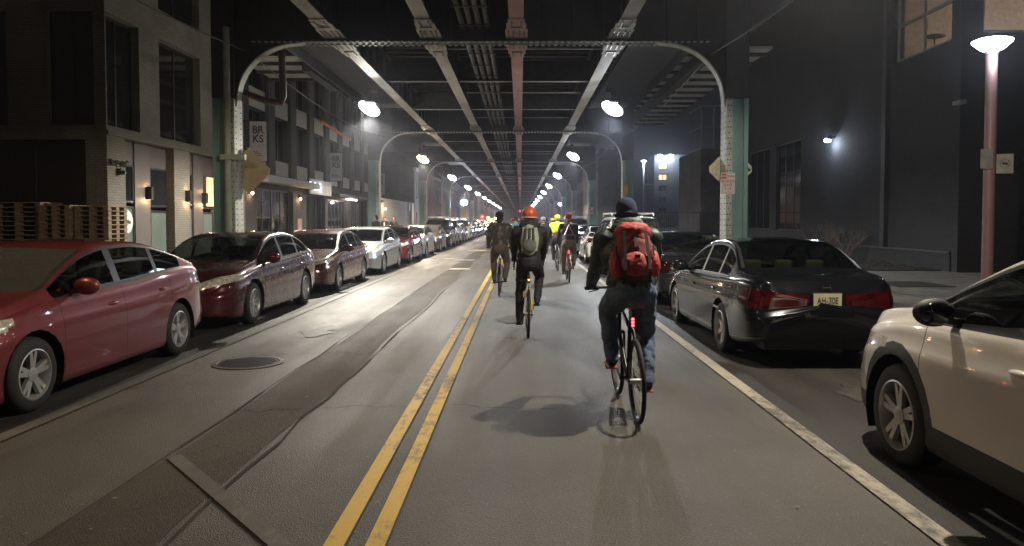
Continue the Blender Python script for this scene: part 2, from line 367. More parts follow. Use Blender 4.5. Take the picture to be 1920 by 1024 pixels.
# ------------------------------------------------------------------ elevated railway
S = 17.35; CXX = -.92; XI = 5.65; ZF = 5.80     # bay, centre line, half distance between column faces, flange underside
def make_bent():
    t = thing('steel_bent', '', 'viaduct frame', (CXX, S, 0))
    for sg in (-1, 1):
        b = MB(); xi, xo = sg * XI, sg * (XI + .50)
        def bx(x0, x1, y0, y1, z0, z1): b.box(min(x0, x1), max(x0, x1), y0, y1, z0, z1)
        bx(xi + sg * .14, xo - sg * .10, -.19, -.17, .12, ZF + .2)     # front web
        bx(xi + sg * .14, xo - sg * .10, .17, .19, .12, ZF + .2)
        bx(xo - sg * .10, xo, -.25, .25, .12, ZF + .2)
        bx(xi + sg * .30, xi + sg * .32, -.20, -.191, .12, ZF + .2)
        bx(xi + sg * .141, xo - sg * .101, -.205, -.192, 2.9, 2.93); bx(xi + sg * .141, xo - sg * .101, -.205, -.192, 1.2, 1.23)
        c = b.build('column', M_steel, t)
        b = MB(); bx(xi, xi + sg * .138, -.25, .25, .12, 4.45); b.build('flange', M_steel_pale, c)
        b = MB()
        for k in range(34):
            z = .3 + k * .125
            for dx in ((.035, .10) if k % 2 == 0 else (.065,)):
                b.ball((xi + sg * dx, -.252, z), (.017, .012, .017), 6, 4)
            for dy in (-.15, .15): b.ball((xi - sg * .002, dy, z), (.012, .018, .018), 6, 4)
        tag(b.build('rivets', M_dkmetal, c), kind='stuff')
        b = MB(); b.box(min(xi - sg * .12, xo + sg * .12), max(xi - sg * .12, xo + sg * .12), -.38, .38, 0, .12); b.build('base_plate', M_dsteel, c)
        b = MB(); bx(xi - sg * .02, xo, -.275, -.252, 4.46, ZF + 1.0); bx(xi - sg * .02, xo, .252, .275, 4.46, ZF + 1.0); b.build('gusset_plate', M_dsteel, c)
        # knee bracket with curved lower flange
        r = 1.42; n = 16; cx_, cz = xi - sg * (r + .02), 4.40
        arc = [(cx_ + sg * r * cos(a), cz + .02 + r * .93 * sin(a)) for a in [pi / 2 * k / n for k in range(n + 1)]]
        top = [(cx_, ZF + .05), (xi + sg * .1, ZF + .05), (xi + sg * .1, cz)]
        b = MB(); b.prism(arc + top, -.012, .012, 'y'); br = b.build('bracket', M_dsteel, t)
        b = MB()
        ring = [[(x, -.12, z), (x, .12, z), (x + (cx_ - x) * .02, .12, z - (z - cz) * .02 - .0), (x + (cx_ - x) * .02, -.12, z - (z - cz) * .02)] for x, z in arc]
        for (a, c2) in zip(arc, arc[1:]): b.bar((a[0], 0, a[1]), (c2[0], 0, c2[1]), .26, .03)
        b.bar((arc[0][0], 0, arc[0][1]), (xi + sg * .02, 0, arc[0][1] - .20), .26, .03)
        b.bar((arc[-1][0], 0, arc[-1][1]), (arc[-1][0] - sg * .22, 0, ZF - .0), .26, .03)
        b.build('arch_flange', M_steel_pale, br)
    b = MB(); L = XI + .50
    b.box(-L, L, -.014, .014, ZF + .02, ZF + 1.05)
    for k in range(-8, 9): b.box(k * .72 - .03, k * .72 + .03, -.13, .13, ZF + .03, ZF + 1.0)
    b.box(-L, L, -.19, .19, ZF + 1.0, ZF + 1.06); g = b.build('cross_girder', M_dsteel, t)
    b = MB(); b.box(-L, L, -.19, .19, ZF - .03, ZF + .018); b.build('flange', M_dsteel, g)
    b = MB()
    for k in range(-36, 37):
        for dy in (-.19, .12): b.box(k * .145 - .035, k * .145 + .035, dy, dy + .07, ZF - .058, ZF - .03)
    tag(b.build('rivets', M_steel_pale, g), kind='stuff')
    return t
ordinal = ['nearest', 'second', 'third', 'fourth', 'fifth', 'sixth', 'seventh', 'eighth', 'ninth', 'tenth', 'eleventh', 'twelfth', 'thirteenth', 'fourteenth', 'fifteenth', 'sixteenth']
NB = 15
bent = make_bent()
for k in range(NB):
    o = bent if k == 0 else copy_tree(bent)
    o.location = (CXX, S * (k + 1), 0)
    o['label'] = '%s riveted teal steel frame with arched knees carrying the elevated railway' % ordinal[k]
    o['category'] = 'viaduct frame'; o['group'] = 'steel frames of the elevated railway'
# girders between the frames
GX = [-4.25, -2.05, -.09, 2.25]
def make_span():
    t = thing('railway_span', '', 'railway deck', (0, 0, 0))
    for i, gx in enumerate(GX):
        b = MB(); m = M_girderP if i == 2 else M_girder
        b.box(gx - .155, gx + .155, 0, S, ZF + .06, ZF + .085)
        for y0, s in ((0, 1), (S, -1)):
            for (wd, a, c, z) in ((.25, .0, .95, 0), (.215, .95, 1.45, 0), (.18, 1.45, 1.75, 0)):
                ya, yb = sorted((y0 + s * a, y0 + s * c)); b.box(gx - wd, gx + wd, ya, yb, ZF + .035, ZF + .058)
        bf = b
        b = MB(); b.box(gx - .012, gx + .012, 0, S, ZF + .09, ZF + .98)
        for k in range(17): b.box(gx - .1, gx + .1, .5 + k * 1.02, .53 + k * 1.02, ZF + .09, ZF + .98)
        b.box(gx - .14, gx + .14, 0, S, ZF + .98, ZF + 1.0)
        b.build('girder_web', M_dsteel, t)
        b = bf; b.mi = 1
        for y0, s in ((0, 1), (S, -1)):
            for dx in (-.17, -.07, .07, .17):
                ya, yb = sorted((y0 + s * .32, y0 + s * .85)); b.box(gx + dx - .014, gx + dx + .014, ya, yb, ZF + .015, ZF + .034)
            ya, yb = sorted((y0 + s * 1.15, y0 + s * 1.19)); b.box(gx - .13, gx + .13, ya, yb, ZF + .015, ZF + .034)
            for dx in (-.1, .1):
                ya, yb = sorted((y0 + s * 1.2, y0 + s * 1.62)); b.box(gx + dx - .014, gx + dx + .014, ya, yb, ZF + .015, ZF + .034)
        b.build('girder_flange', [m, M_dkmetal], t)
    for k in (1, 2):
        y = S * k / 3; b = MB()
        for x0, x1 in zip(GX, GX[1:]): b.box(x0 + .16, x1 - .16, y - .06, y + .06, ZF + .15, ZF + .17)
        fb = b.build('floor_beam', M_girder, t); b = MB()
        for x0, x1 in zip(GX, GX[1:]): b.box(x0 + .05, x1 - .05, y - .01, y + .01, ZF + .171, ZF + .8)
        b.build('web', M_tie, fb)
    b = MB()
    for y in (S * .12, S * .5, S * .86):
        b.box(GX[1] + .16, GX[3] - .16, y - .03, y + .03, ZF + .3, ZF + .32)
    b.build('bracing', M_girder, t)
    b = MB()
    for x in (-1.32, -1.13, -.94, -.75): b.tube([(x, 0, ZF + .28), (x, S, ZF + .28)], .06, 8)
    b.mi = 1
    for k in range(12): b.box(-1.42, -.65, .7 + k * 1.45, .74 + k * 1.45, ZF + .19, ZF + .215)
    b.build('conduit', [M_rust, M_dkmetal], t)
    b = MB(); b.box(-5.2, 3.3, 0, S, ZF + 1.32, ZF + 1.5); d = b.build('deck', M_tie, t)
    b = MB()
    for k in range(28): b.box(-5.0, 3.1, .1 + k * .61, .32 + k * .61, ZF + 1.03, ZF + 1.3)
    b.build('sleepers', M_tie, d)
    # walkway edge on both sides
    b = MB()
    for x0, x1 in ((-6.9, -5.22), (3.32, 5.1)): b.box(x0, x1, 0, S, ZF + 1.25, ZF + 1.3)
    for x in (-6.9, 5.05): b.box(x, x + .05, 0, S, ZF + .9, ZF + 1.6)
    b.build('walkway', M_dsteel, t)
    return t
span = make_span()
for k in range(NB):
    o = span if k == 0 else copy_tree(span)
    o.location = (0, S * (k - .0) if k else 0, 0)
    o['label'] = ('stretch of dark railway deck overhead, %s' % ('above the nearest riders in front of the first frame' if k == 0 else 'between the %s and %s steel frames' % (ordinal[k - 1], ordinal[k])))
    o['category'] = 'railway deck'; o['group'] = 'spans of the elevated railway'
bk = copy_tree(span); bk.location = (0, -S, 0); bk['label'] = 'stretch of dark railway deck overhead behind the photographer'
# station platforms overhead beside the second span
def platform(sg, y0, y1, label):
    t = thing('station_platform', label, 'station platform', (0, y0, 0)); L = y1 - y0
    xa, xb = (5.12, 8.6) if sg > 0 else (-10.3, -6.95)
    M_pan = mat('platform_soffit', (.40, .38, .34), .7, var=.15, vscale=1.5)
    b = MB(); b.box(xa, xb, 0, L, 7.52, 7.6); b.build('soffit', M_pan, t)
    b = MB(); k = .6
    while k < L: b.box(xa, xb, k, k + .12, 7.40, 7.515); k += 1.55
    b.build('joist', M_dsteel, t)
    xm = xa + .95 if sg > 0 else xb - .95
    b = MB(); b.box(xm, xm + .35, 0, L, 7.05, 7.395); b.build('edge_beam', M_dsteel, t)
platform(1, 25.5, 45, 'station platform underside with pale panels and dark joists above the right pavement')
platform(-1, 27, 31, 'short station platform underside with pale panels above the left pavement')
# ------------------------------------------------------------------ street lights hung under the railway
def make_streetlight(warm=False):
    t = thing('street_light', '', 'street light')
    b = MB(); b.tube([(.0, .9, .78), (.0, .7, .80), (0, .35, .68), (0, .08, .42), (0, -.02, .2)], .022, 8); b.box(-.08, .08, .8, .98, .66, .8); b.build('arm', M_black, t, True)
    b = MB(); b.loft([[(-.10 * s, y, z), (-.16 * s, y, z - .06), (.16 * s, y, z - .06), (.10 * s, y, z)] for y, s, z in ((-.42, .7, .20), (-.2, 1.15, .24), (.1, 1.2, .24), (.35, .6, .19))])
    b.build('housing', M_grayp, t, bevel=.01)
    b = MB(); b.ball((0, -.1, .0), (.36, .33, .185), 18, 12, Matrix.Rotation(R(28), 4, 'Y')); b.build('lens', M_lampw if warm else M_lamp, t, True)
    return t
LY0 = atY(693, 203, 23.5)
sl = make_streetlight(); slw = make_streetlight(True); n_l = {0: 0, 1: 0}
for k in range(-1, 12):
    y = 6.15 + S * k
    for side in (0, 1):
        if side == 0: x = -4.75 if k == 1 else -5.35; z = 5.17 if k == 1 else 5.02
        else: x = 2.88; z = 5.17
        if side == 1 and k == 0: y += .55
        else: y = 6.15 + S * k
        if side == 0 and k in (-1, 0): z = 5.3; x = -5.6
        warm = (side == 0 and k in (-1, 0, 2)) or (side == 1 and k in (4,))
        src = slw if warm else sl
        o = copy_tree(src); o.location = (x, y, z)
        o['group'] = 'street lights hung under the railway'; o['category'] = 'street light'
        sd = 'left' if side == 0 else 'right'
        if k < 1: lab = '%s street light under the railway on the %s, %s' % ('warm' if warm else 'white', sd, 'right over the nearest cars' if k == 0 else 'behind the photographer')
        else: lab = '%s white street light in the %s row, counting from the front' % (ordinal[k - 1], sd) if not warm else '%s street light in the %s row, glowing warmer' % (ordinal[k - 1], sd)
        o['label'] = lab
        e = 1.6 * {(-1, 0): 60, (-1, 1): 20, (0, 0): 190, (0, 1): 990, (1, 0): 3400, (1, 1): 1150, (2, 0): 2200}.get((k, side), 1250)
        c = (1., .72, .45) if warm else (.90, .95, 1.)
        if k == 0 and side == 1: c = (1., .87, .70)
        if k == 1 and side == 0: c = (1., .93, .80)
        if k >= 2: c = (1., .86, .66) if side == 0 else (.95, .95, .92)
        sp = lamp((x, y - .1, z - .30), e * .95, c, .035, 'SPOT', cone=164 if k else 176); sp.data.spot_blend = .35 if k else .1
        if k < 6: lamp((x, y - .1, z - .30), e * .06, c, .05)
for s_ in (sl, slw):
    for c in list(s_.children_recursive) + [s_]: bpy.data.objects.remove(c)
# ------------------------------------------------------------------ materials of the left buildings
B_pale = brick('pale_brick', (.20, .185, .15), (.16, .147, .12), (.12, .11, .095), vary=.35)
B_dark = brick('charcoal_brick', (.055, .052, .05), (.04, .038, .038), (.03, .03, .03), vary=.3)
B_grey = brick('grey_brick', (.042, .042, .046), (.034, .034, .038), (.024, .024, .027), vary=.25, bstr=.4)
B_red = brick('red_brick', (.16, .08, .06), (.12, .06, .05), (.10, .09, .08))
B_mid = brick('mid_grey_block', (.16, .16, .16), (.13, .13, .13), (.09, .09, .09), bw=.4, bh=.2)
M_dkclad = mat('dark_cladding', (.035, .036, .040), .55, var=.2, vscale=2, bmp=.1)
M_clad2 = mat('brown_grey_cladding', (.085, .072, .070), .6, var=.15, vscale=2)
M_panel = mat('pale_spandrel_panel', (.36, .36, .37), .6, var=.12)
M_frame = mat('black_window_frame', (.018, .018, .019), .4, var=.1)
M_dglass = mat('dark_window_glass', (.010, .012, .014), .06, var=0)
M_dglass.node_tree.nodes['Principled BSDF'].inputs['Specular IOR Level'].default_value = .8
M_fglass = mat('frosted_green_glass', (.10, .125, .115), .3, var=.2, vscale=.8)
M_curt = mat('window_blind', (.10, .105, .11), .7, var=.2)
XL = -10.6
def YL(x): return atX(x, 414, XL).y
def ZL(x, y): return atX(x, y, XL).z
def wall_grid(b, axis, fixed0, fixed1, us, zs, holes):
    """axis 'y': wall lies along y (fixed x range); holes = list of (u0,u1,z0,z1)"""
    us = sorted(set(us + [v for h in holes for v in h[:2]])); zs = sorted(set(zs + [v for h in holes for v in h[2:]]))
    us = [u for u in us if us[0] <= u <= us[-1]]
    for a, c in zip(us, us[1:]):
        run = None
        for z0, z1 in list(zip(zs, zs[1:])) + [(None, None)]:
            solid = z0 is not None and not any(h[0] <= (a + c) / 2 <= h[1] and h[2] <= (z0 + z1) / 2 <= h[3] for h in holes)
            if solid: run = (run[0], z1) if run else (z0, z1)
            elif run:
                if axis == 'y': b.box(fixed0, fixed1, a, c, *run)
                else: b.box(a, c, fixed0, fixed1, *run)
                run = None
def window(parent, y0, y1, z0, z1, x=XL, depth=.22, cols=2, rows=1, gm=None, fm=None, sgn=-1, axis='y', fw=.06):
    """recessed window; sgn = direction into the building"""
    gm = gm or M_dglass; fm = fm or M_frame
    xa, xb = sorted((x + sgn * depth, x + sgn * (depth + .06)))
    b = MB(); 
    def bx(a0, a1, c0, c1):
        if axis == 'y': b.box(xa, xb, a0, a1, c0, c1)
        else: b.box(a0, a1, xa, xb, c0, c1)
    bx(y0, y0 + fw, z0, z1); bx(y1 - fw, y1, z0, z1); bx(y0 + fw, y1 - fw, z0, z0 + fw); bx(y0 + fw, y1 - fw, z1 - fw, z1)
    for k in range(1, cols): yy = y0 + (y1 - y0) * k / cols; bx(yy - fw / 2, yy + fw / 2, z0 + fw, z1 - fw)
    f = b.build('window', fm, parent)
    b = MB(); xm = (xa + xb) / 2
    if axis == 'y': b.box(xm - .006, xm + .006, y0 + fw, y1 - fw, z0 + fw, z1 - fw)
    else: b.box(y0 + fw, y1 - fw, xm - .006, xm + .006, z0 + fw, z1 - fw)
    # panes sit inside the frame bars
    b.build('pane', gm, f); return f
# ------------------------------------------------------------------ building 1: pale brick corner block
Y0 = YL(203)
t = thing('corner_building', 'pale brick corner building with tall dark recessed windows behind the red car', 'building', (0, 0, 0))
z1 = 3.98
# side facade (along the avenue)
doors = [(YL(237), YL(328)), (YL(357), YL(412))]
ups = [(Y0 + .05, YL(266)), (YL(303), YL(379)), (YL(402), 28.2)]
ups2 = [(u0, u1, 3.95, 7.0) for u0, u1 in ups] + [(u0, u1, 7.7, 10.6) for u0, u1 in ups[1:]]
b = MB()
wall_grid(b, 'y', XL - .3, XL, [Y0, 28.6], [0, 11.5], [(d0, d1, .15, z1 - .12) for d0, d1 in doors] + [(u[0], u[1], u[2] + .15, u[3]) for u in ups2])
b.build('wall', B_pale, t)
b = MB(); xw = lambda x: atY(x, 414, Y0).x
XC = XL - .01
wall_grid(b, 'x', Y0, Y0 + .3, [-24, XL - .31], [0, 11.5], [(xw(-260), xw(163), .15, 3.75), (xw(95), XL - .31, 4.1, 7.0), (xw(-120), xw(20), 4.1, 7.0)])
b.build('wall', B_pale, t)
MB().box(-24, XL - .31, Y0 + .31, 28.6, 11.5, 11.7).build('roof', M_dkclad, t)
MB().box(-24, XL - 1.6, Y0 + 1.6, 28.6, 0, 11.4).build('interior_partition', M_dkclad, t)
MB().box(XL + .003, XL + .05, Y0, 28.6, 3.86, 3.98).build('ledge', B_pale, t)
# corner window on both sides
f = window(t, xw(95), XL - .31, 4.1, 7.0, x=Y0, sgn=1, axis='x', cols=2, depth=.14)
b = MB(); b.box(xw(99), xw(158), Y0 + .23, Y0 + .25, 4.2, 6.95); b.build('blind', M_curt, f)
window(t, xw(-120), xw(20), 4.1, 7.0, x=Y0, sgn=1, axis='x', cols=2, depth=.14)
window(t, xw(-260), xw(163), .15, 3.75, x=Y0, sgn=1, axis='x', cols=4, depth=.2)
b = MB(); b.box(xw(99), xw(103), Y0 + .28, Y0 + .30, 2.2, 3.4); b.build('light_strip', M_curt, t)
for i, u in enumerate(ups2):
    f = window(t, u[0], u[1], u[2] + .15, u[3], cols=2)
    b = MB(); m = (u[0] + u[1]) / 2; b.box(XL - .35, XL - .33, m + .1, u[1] - .08, u[2] + .2, u[3] - .1); b.build('blind', M_curt, f)
for j, (d0, d1) in enumerate(doors):
    w_ = d1 - d0; yy = [d0, d0 + w_ * .30, d0 + w_ * .62, d1]; zt = z1 - .12
    b = MB(); b.box(XL - .28, XL - .2, yy[1] + .02, yy[2] - .02, .15, zt); b.box(XL - .28, XL - .24, yy[0], yy[1], 3.2, zt); b.box(XL - .28, XL - .24, yy[2], yy[3], 3.2, zt); b.build('entry_cladding', M_clad2, t)
    f = window(t, yy[0], yy[1], .15, 2.05, gm=M_fglass, cols=1); f.name = 'door'
    MB().box(XL - .20, XL - .14, yy[0] + .12, yy[0] + .15, .95, 1.45).build('handle', M_alu, f)
    window(t, yy[0], yy[1], 2.15, 3.2, cols=1); window(t, yy[2], yy[3], 2.05, 3.2, cols=1)
    window(t, yy[2], yy[3], .15, 1.95, gm=M_fglass, cols=1)
    if j == 0:
        b = MB(); b.lathe([(.33, 0), (.33, .01)], Matrix.Translation((XL - .215, yy[0] + .40, 2.02 - .4)) @ Matrix.Rotation(pi / 2, 4, 'Y'), 32); rs = b.build('round_decal', M_signw, f)
        text_mesh('lettering', 'Media', .17, M_black, f, (XL - .198, yy[0] + .40, 1.62), (R(90), 0, R(90)), .003)
M_lampg = emis('warm_lamp_glow', (1., .72, .42), 6.)
def wall_lamp(loc, label, up=True, e=14, h=.36, w=.12):
    t2 = thing('wall_lamp', label, 'wall lamp', loc, 0, 'wall lamps along the left shopfronts')
    b = MB(); b.box(0, .16, -w / 2, w / 2, -h / 2, -h / 2 + .012); b.box(0, .16, -w / 2, w / 2, h / 2 - .012, h / 2)
    for s in (-1, 1): b.box(0, .16, s * w / 2 - (.0 if s > 0 else .012), s * w / 2 + (.012 if s > 0 else 0), -h / 2, h / 2)
    b.build('housing', M_black, t2)
    b = MB(); b.box(.05, .09, -w * .2, w * .2, -h / 2 + .02, h / 2 - .02); b.build('glow_tube', M_lampg, t2)
    lamp((loc[0] + .13, loc[1], loc[2] - h / 2 - .05), e, (1., .62, .30), .03)
    if up: lamp((loc[0] + .13, loc[1], loc[2] + h / 2 + .03), e * .35, (1., .62, .30), .03)
for (px, py, lab, dep) in ((289, 362, 'black up and down wall lamp beside the first entry of the pale brick building', .2), (349, 368, 'black up and down wall lamp on the pale brick pier', 0), (391, 372, 'black up and down wall lamp in the second dark entry next to the teal column', .2)):
    p = atX(px, py, XL); wall_lamp((XL - dep + .003, p.y, p.z), lab)
p = atX(403, 348, XL - .2)
tag(MB().box(XL - .19, XL - .15, YL(398), YL(412), 2.15, 3.15).build('lit_panel', emis('warm_panel', (1., .66, .34), .55, True)), 'warm lit transom panel beside the teal column', 'panel')
# small bracket plant / camera on the pier
b = MB(); q = atX(220, 306, XL); 
for k in range(26): b.ball((XL + .06 + rr.uniform(-.05, .08), q.y + rr.uniform(-.45, .45), q.z + rr.uniform(-.06, .06)), rr.uniform(.02, .05), 6, 4)
tag(b.build('dried_garland', mat('dried_leaves', (.05, .045, .03), .9), None), 'dark dried garland fixed high on the pale brick corner pier', 'garland')
b = MB(); q = atX(222, 322, XL); b.box(XL, XL + .12, q.y - .08, q.y + .08, q.z - .08, q.z + .08); b.ball((XL + .15, q.y, q.z - .02), .05)
tag(b.build('wall_camera', M_black), 'small black camera box under the garland on the brick pier', 'camera')
# pallet fence
M_wood = mat('weathered_pallet_wood', (.20, .14, .085), .85, var=.45, vscale=3, bmp=.3, scale=(1, 1, 6))
def pallet(name, x0, x1, y, ztop, label, rz=0.):
    t = thing('pallet_stack', label, 'pallets', (x0, y, .14), rz, 'pallets stacked by the corner building')
    L = x1 - x0; z = ztop - .14; k = 0
    while z > .1:
        b = MB(); b.box(0, L, 0, .9, z - .022, z); 
        for x in (0, L / 2 - .07, L - .14):
            for y_ in (.02, .38, .74): b.box(x, x + .12, y_, y_ + .14, z - .11, z - .0225)
        b.build('pallet', M_wood, t)
        z -= .112
    return t
yp = Y0 - 1.15
pallet('p', atY(-15, 414, yp).x, atY(74, 414, yp).x, yp + .05, 2.10, 'left stack of brown wooden pallets against the corner building')
pallet('p', atY(77, 414, yp).x, atY(136, 414, yp).x, yp - .1, 2.03, 'middle stack of wooden pallets between two others by the corner building')
pallet('p', atY(138, 414, yp).x, atY(203, 414, yp).x, yp + .02, 2.01, 'right stack of wooden pallets beside the pale brick pier')
# ------------------------------------------------------------------ building 2: long dark block with pale panels
t = thing('loft_building', 'long dark brick building with tall windows, pale panels and shopfronts', 'building', (0, 0, 0))
ya, yb = 28.65, 54.
wy = [YL(484) + k * 3.02 for k in range(9)]; ww = 1.75
holes = []
for y in wy:
    if y + ww / 2 < yb: holes += [(y - ww / 2, y + ww / 2, 4.25, 6.15), (y - ww / 2, y + ww / 2, 6.95, 9.3)]
holes = [h for h in holes if h[0] > ya]
shops = [(YL(482), YL(550), .15, 3.0), (YL(574), YL(610), .15, 2.95), (YL(614), YL(652), .15, 2.85), (YL(658), YL(688), .15, 3.0)]
b = MB(); wall_grid(b, 'y', XL - .35, XL, [ya, yb], [0, 10.3], holes + shops); b.build('wall', B_dark, t)
MB().box(-26, XL - 1.2, ya, yb, 0, 10.0).build('inner_core', mat('inner_wall', (.2, .18, .16), .8, var=.6, vscale=1.5), t); MB().box(-26, XL - .351, ya, yb, 10.0, 10.3).build('roof', M_dkclad, t)
MB().box(XL + .003, XL + .22, ya, yb, 9.95, 10.2).build('cornice', M_dkclad, t)
for y in wy:
    if ya < y - ww / 2 and y + ww / 2 < yb:
        MB().box(XL - .12, XL + .02, y - ww / 2, y + ww / 2, 3.62, 4.24).build('spandrel_panel', M_panel, t); MB().box(XL - .12, XL + .02, y - ww / 2, y + ww / 2, 6.16, 6.94).build('spandrel_panel', M_panel, t)
for k in range(len(wy) + 1):
    y = wy[0] - 1.51 + 3.02 * k
    if ya < y < yb - .6: MB().box(XL + .002, XL + .10, y - .42, y + .42, 3.5, 9.9).build('pilaster', mat('charcoal_pilaster', (.062, .064, .07), .8, var=.2, bmp=.2), t)
for h in holes: window(t, *h, cols=2, depth=.16)
for i, h in enumerate(shops):
    f = window(t, *h, cols=(4, 3, 6, 4)[i], depth=.2, gm=glass('hall_glass', (.7, .72, .72)) if i != 2 else None)
    if i != 2: lamp((XL - .75, h[0] * .3 + h[1] * .7, 2.5), (9, 22, 0, 8)[i], ((1., .75, .5), (.85, .95, 1.), 0, (1., .8, .6))[i], .08)
b = MB(); b.box(XL + .002, XL + .55, YL(478), YL(580), 3.22, 3.5); b.build('awning', M_panel, t)
b = MB(); b.box(XL + .002, XL + .75, YL(612), YL(700), 2.98, 3.14); b.build('awning', M_dkclad, t)
sg = MB().box(XL + .25, XL + .32, YL(571), YL(611), 2.98, 3.72).build('shop_sign', mat('grey_sign_board', (.42, .43, .44), .4, .2)); tag(sg, 'pale metallic sign board lit by three spots over the shop entrance', 'sign')
for k in range(3):
    p = atX(578 + 9 * k, 350, XL + .32)
    tag(MB().ball((XL + .42, p.y, 3.5), .05).build('spot_light', emis('cool_spot', (.9, .95, 1.), 8.), None, True), '%s small spotlight on the pale sign board over the entrance' % ('near', 'middle', 'far')[k], 'spotlight', 'spotlights on the sign board')
lamp((XL + .6, YL(590), 3.3), 12, (.95, .97, 1.), .05)
# bright interior behind the entrance
M_shop = emis('shop_interior_glow', (.8, .9, .95), 1.2, True)
b = MB(); b.box(XL - 1.15, XL - 1.10, YL(590), YL(600), .4, 2.7); b.build('lit_interior_panel', M_shop, t)
lamp((XL + .35, YL(648), 2.75), 55, (1., .80, .70), .06)
for dy in (0, 1.6):
    tag(MB().box(XL + .25, XL + .33, YL(641) + dy, YL(641) + dy + 1.1, 2.90, 2.95).build('strip_light', emis('pinkish_strip', (1., .82, .75), 12.)), '%s pinkish strip light under the dark awning' % ('nearer' if dy == 0 else 'farther'), 'strip light')
b = MB(); p = YL(500); b.box(XL - .3, XL - .27, YL(503), YL(511), 1.7, 2.4); b.box(XL - .3, XL - .27, YL(517), YL(525), 1.6, 2.45); b.build('poster', mat('posters', (.35, .25, .24), .6), t)
for (px, py, lab) in ((469, 362, 'small warm wall lamp on the dark brick pier left of the shop windows'), (560, 373, 'small warm wall lamp on the dark brick pier right of the shop windows')):
    p = atX(px, py, XL); tt = thing('wall_lamp', lab, 'wall lamp', (XL + .01, p.y, p.z), 0, 'wall lamps along the left shopfronts')
    MB().box(0, .12, -.06, .06, .05, .16).build('housing', M_black, tt); MB().ball((.08, 0, .0), .055).build('bulb', emis('warm_bulb', (1., .78, .52), 14.), tt, True)
    lamp((XL + .16, p.y, p.z - .08), 16, (1., .60, .32), .04)
tag(MB().box(XL + .003, XL + .03, YL(557), YL(565), 1.15, 1.75).build('wall_poster', mat('pink_poster', (.45, .22, .20), .6)), 'small pinkish poster on the brick pier under the warm lamp', 'poster')
# tensioned cable and orange board high on the facade
p0 = atX(602, 228, XL + .2); p1 = atX(655, 262, XL + .2)
tag(MB().bar(p0, p1, .12, .12).build('orange_beam', mat('orange_beam', (.55, .22, .08), .6)), 'orange lit beam high on the facade of the dark building', 'beam')
# banners
def banner(px, py, n):
    p = atX(px, py, XL + .62); w_, h_ = .64, 1.5
    t = thing('banner', '%s white vertical banner reading BR KS on the dark facade' % n, 'banner', (p.x, p.y, p.z), 0, 'vertical banners on the dark building')
    b = MB(); b.box(-w_ / 2, w_ / 2, -.006, .006, -h_ / 2, h_ / 2); pn = b.build('panel', mat('banner_cloth', (.36, .35, .36), .7, var=.08), t)
    b = MB()
    for z in (-h_ / 2 - .02, h_ / 2 + .02): b.tube([(-w_ / 2 - .32, 0, z), (w_ / 2, 0, z)], .015, 6)
    b.build('bracket', M_dkmetal, t)
    text_mesh('lettering', 'BR', .40, M_black, t, (.0, -.012, .42), (R(90), 0, 0), .003, sx=.95, bold=.006); text_mesh('lettering', 'KS', .40, M_black, t, (0, -.012, .08), (R(90), 0, 0), .003, sx=.95, bold=.006)
    b = MB(); b.bar((.02, -.012, .30), (-.16, -.012, .1), .012, .02)
    for k, wd in enumerate((.26, .36, .42)): b.box(-.26, -.26 + wd, -.010, -.007, -.42 - .07 * k, -.395 - .07 * k)
    b.build('small_print', M_black, t)
banner(484, 265, 'nearest'); banner(630, 313, 'middle'); banner(713, 345, 'farthest')
# low rail in front
tag(MB().bar((-7.6, 25, 1.3), (-7.6, 38, 1.3), .05).bar((-7.6, 25, .14), (-7.6, 25, 1.3), .05).bar((-7.6, 31.5, .14), (-7.6, 31.5, 1.3), .05).bar((-7.6, 38, .14), (-7.6, 38, 1.3), .05).build('handrail', M_steel_pale), 'thin pale metal handrail along the left pavement behind parked cars', 'railing')
# ------------------------------------------------------------------ farther left: garage wall, row houses
t = thing('garage_building', 'low pale plastered garage wall with a framed doorway beyond the dark building', 'building')
M_plas = mat('pale_plaster', (.27, .25, .21), .8, var=.15)
b = MB(); wall_grid(b, 'y', XL - .4, XL, [54.1, 74], [0, 3.4], [(70, 71.4, .15, 2.6)]); b.build('wall', M_plas, t)
MB().box(-20, XL - .41, 54.1, 74, 0, 3.3).build('core', M_dkclad, t); MB().box(XL - .3, XL - .25, 70, 71.4, .15, 2.6).build('door', M_frame, t)
b = MB(); b.box(XL + .003, XL + .12, 69.6, 69.9, 0, 3.4); b.box(XL + .003, XL + .12, 71.5, 71.8, 0, 3.4); b.build('door_surround', M_panel, t)
lamp((XL + .5, 57, 2.6), 60, (1., .75, .5), .08)
tag(MB().ball((XL + .3, 56.6, 2.55), .08).build('bulkhead_light', emis('warm_bulb2', (1., .8, .6), 12.), None, True), 'small warm bulkhead light on the near end of the garage wall', 'wall lamp')
rw = random.Random(11)
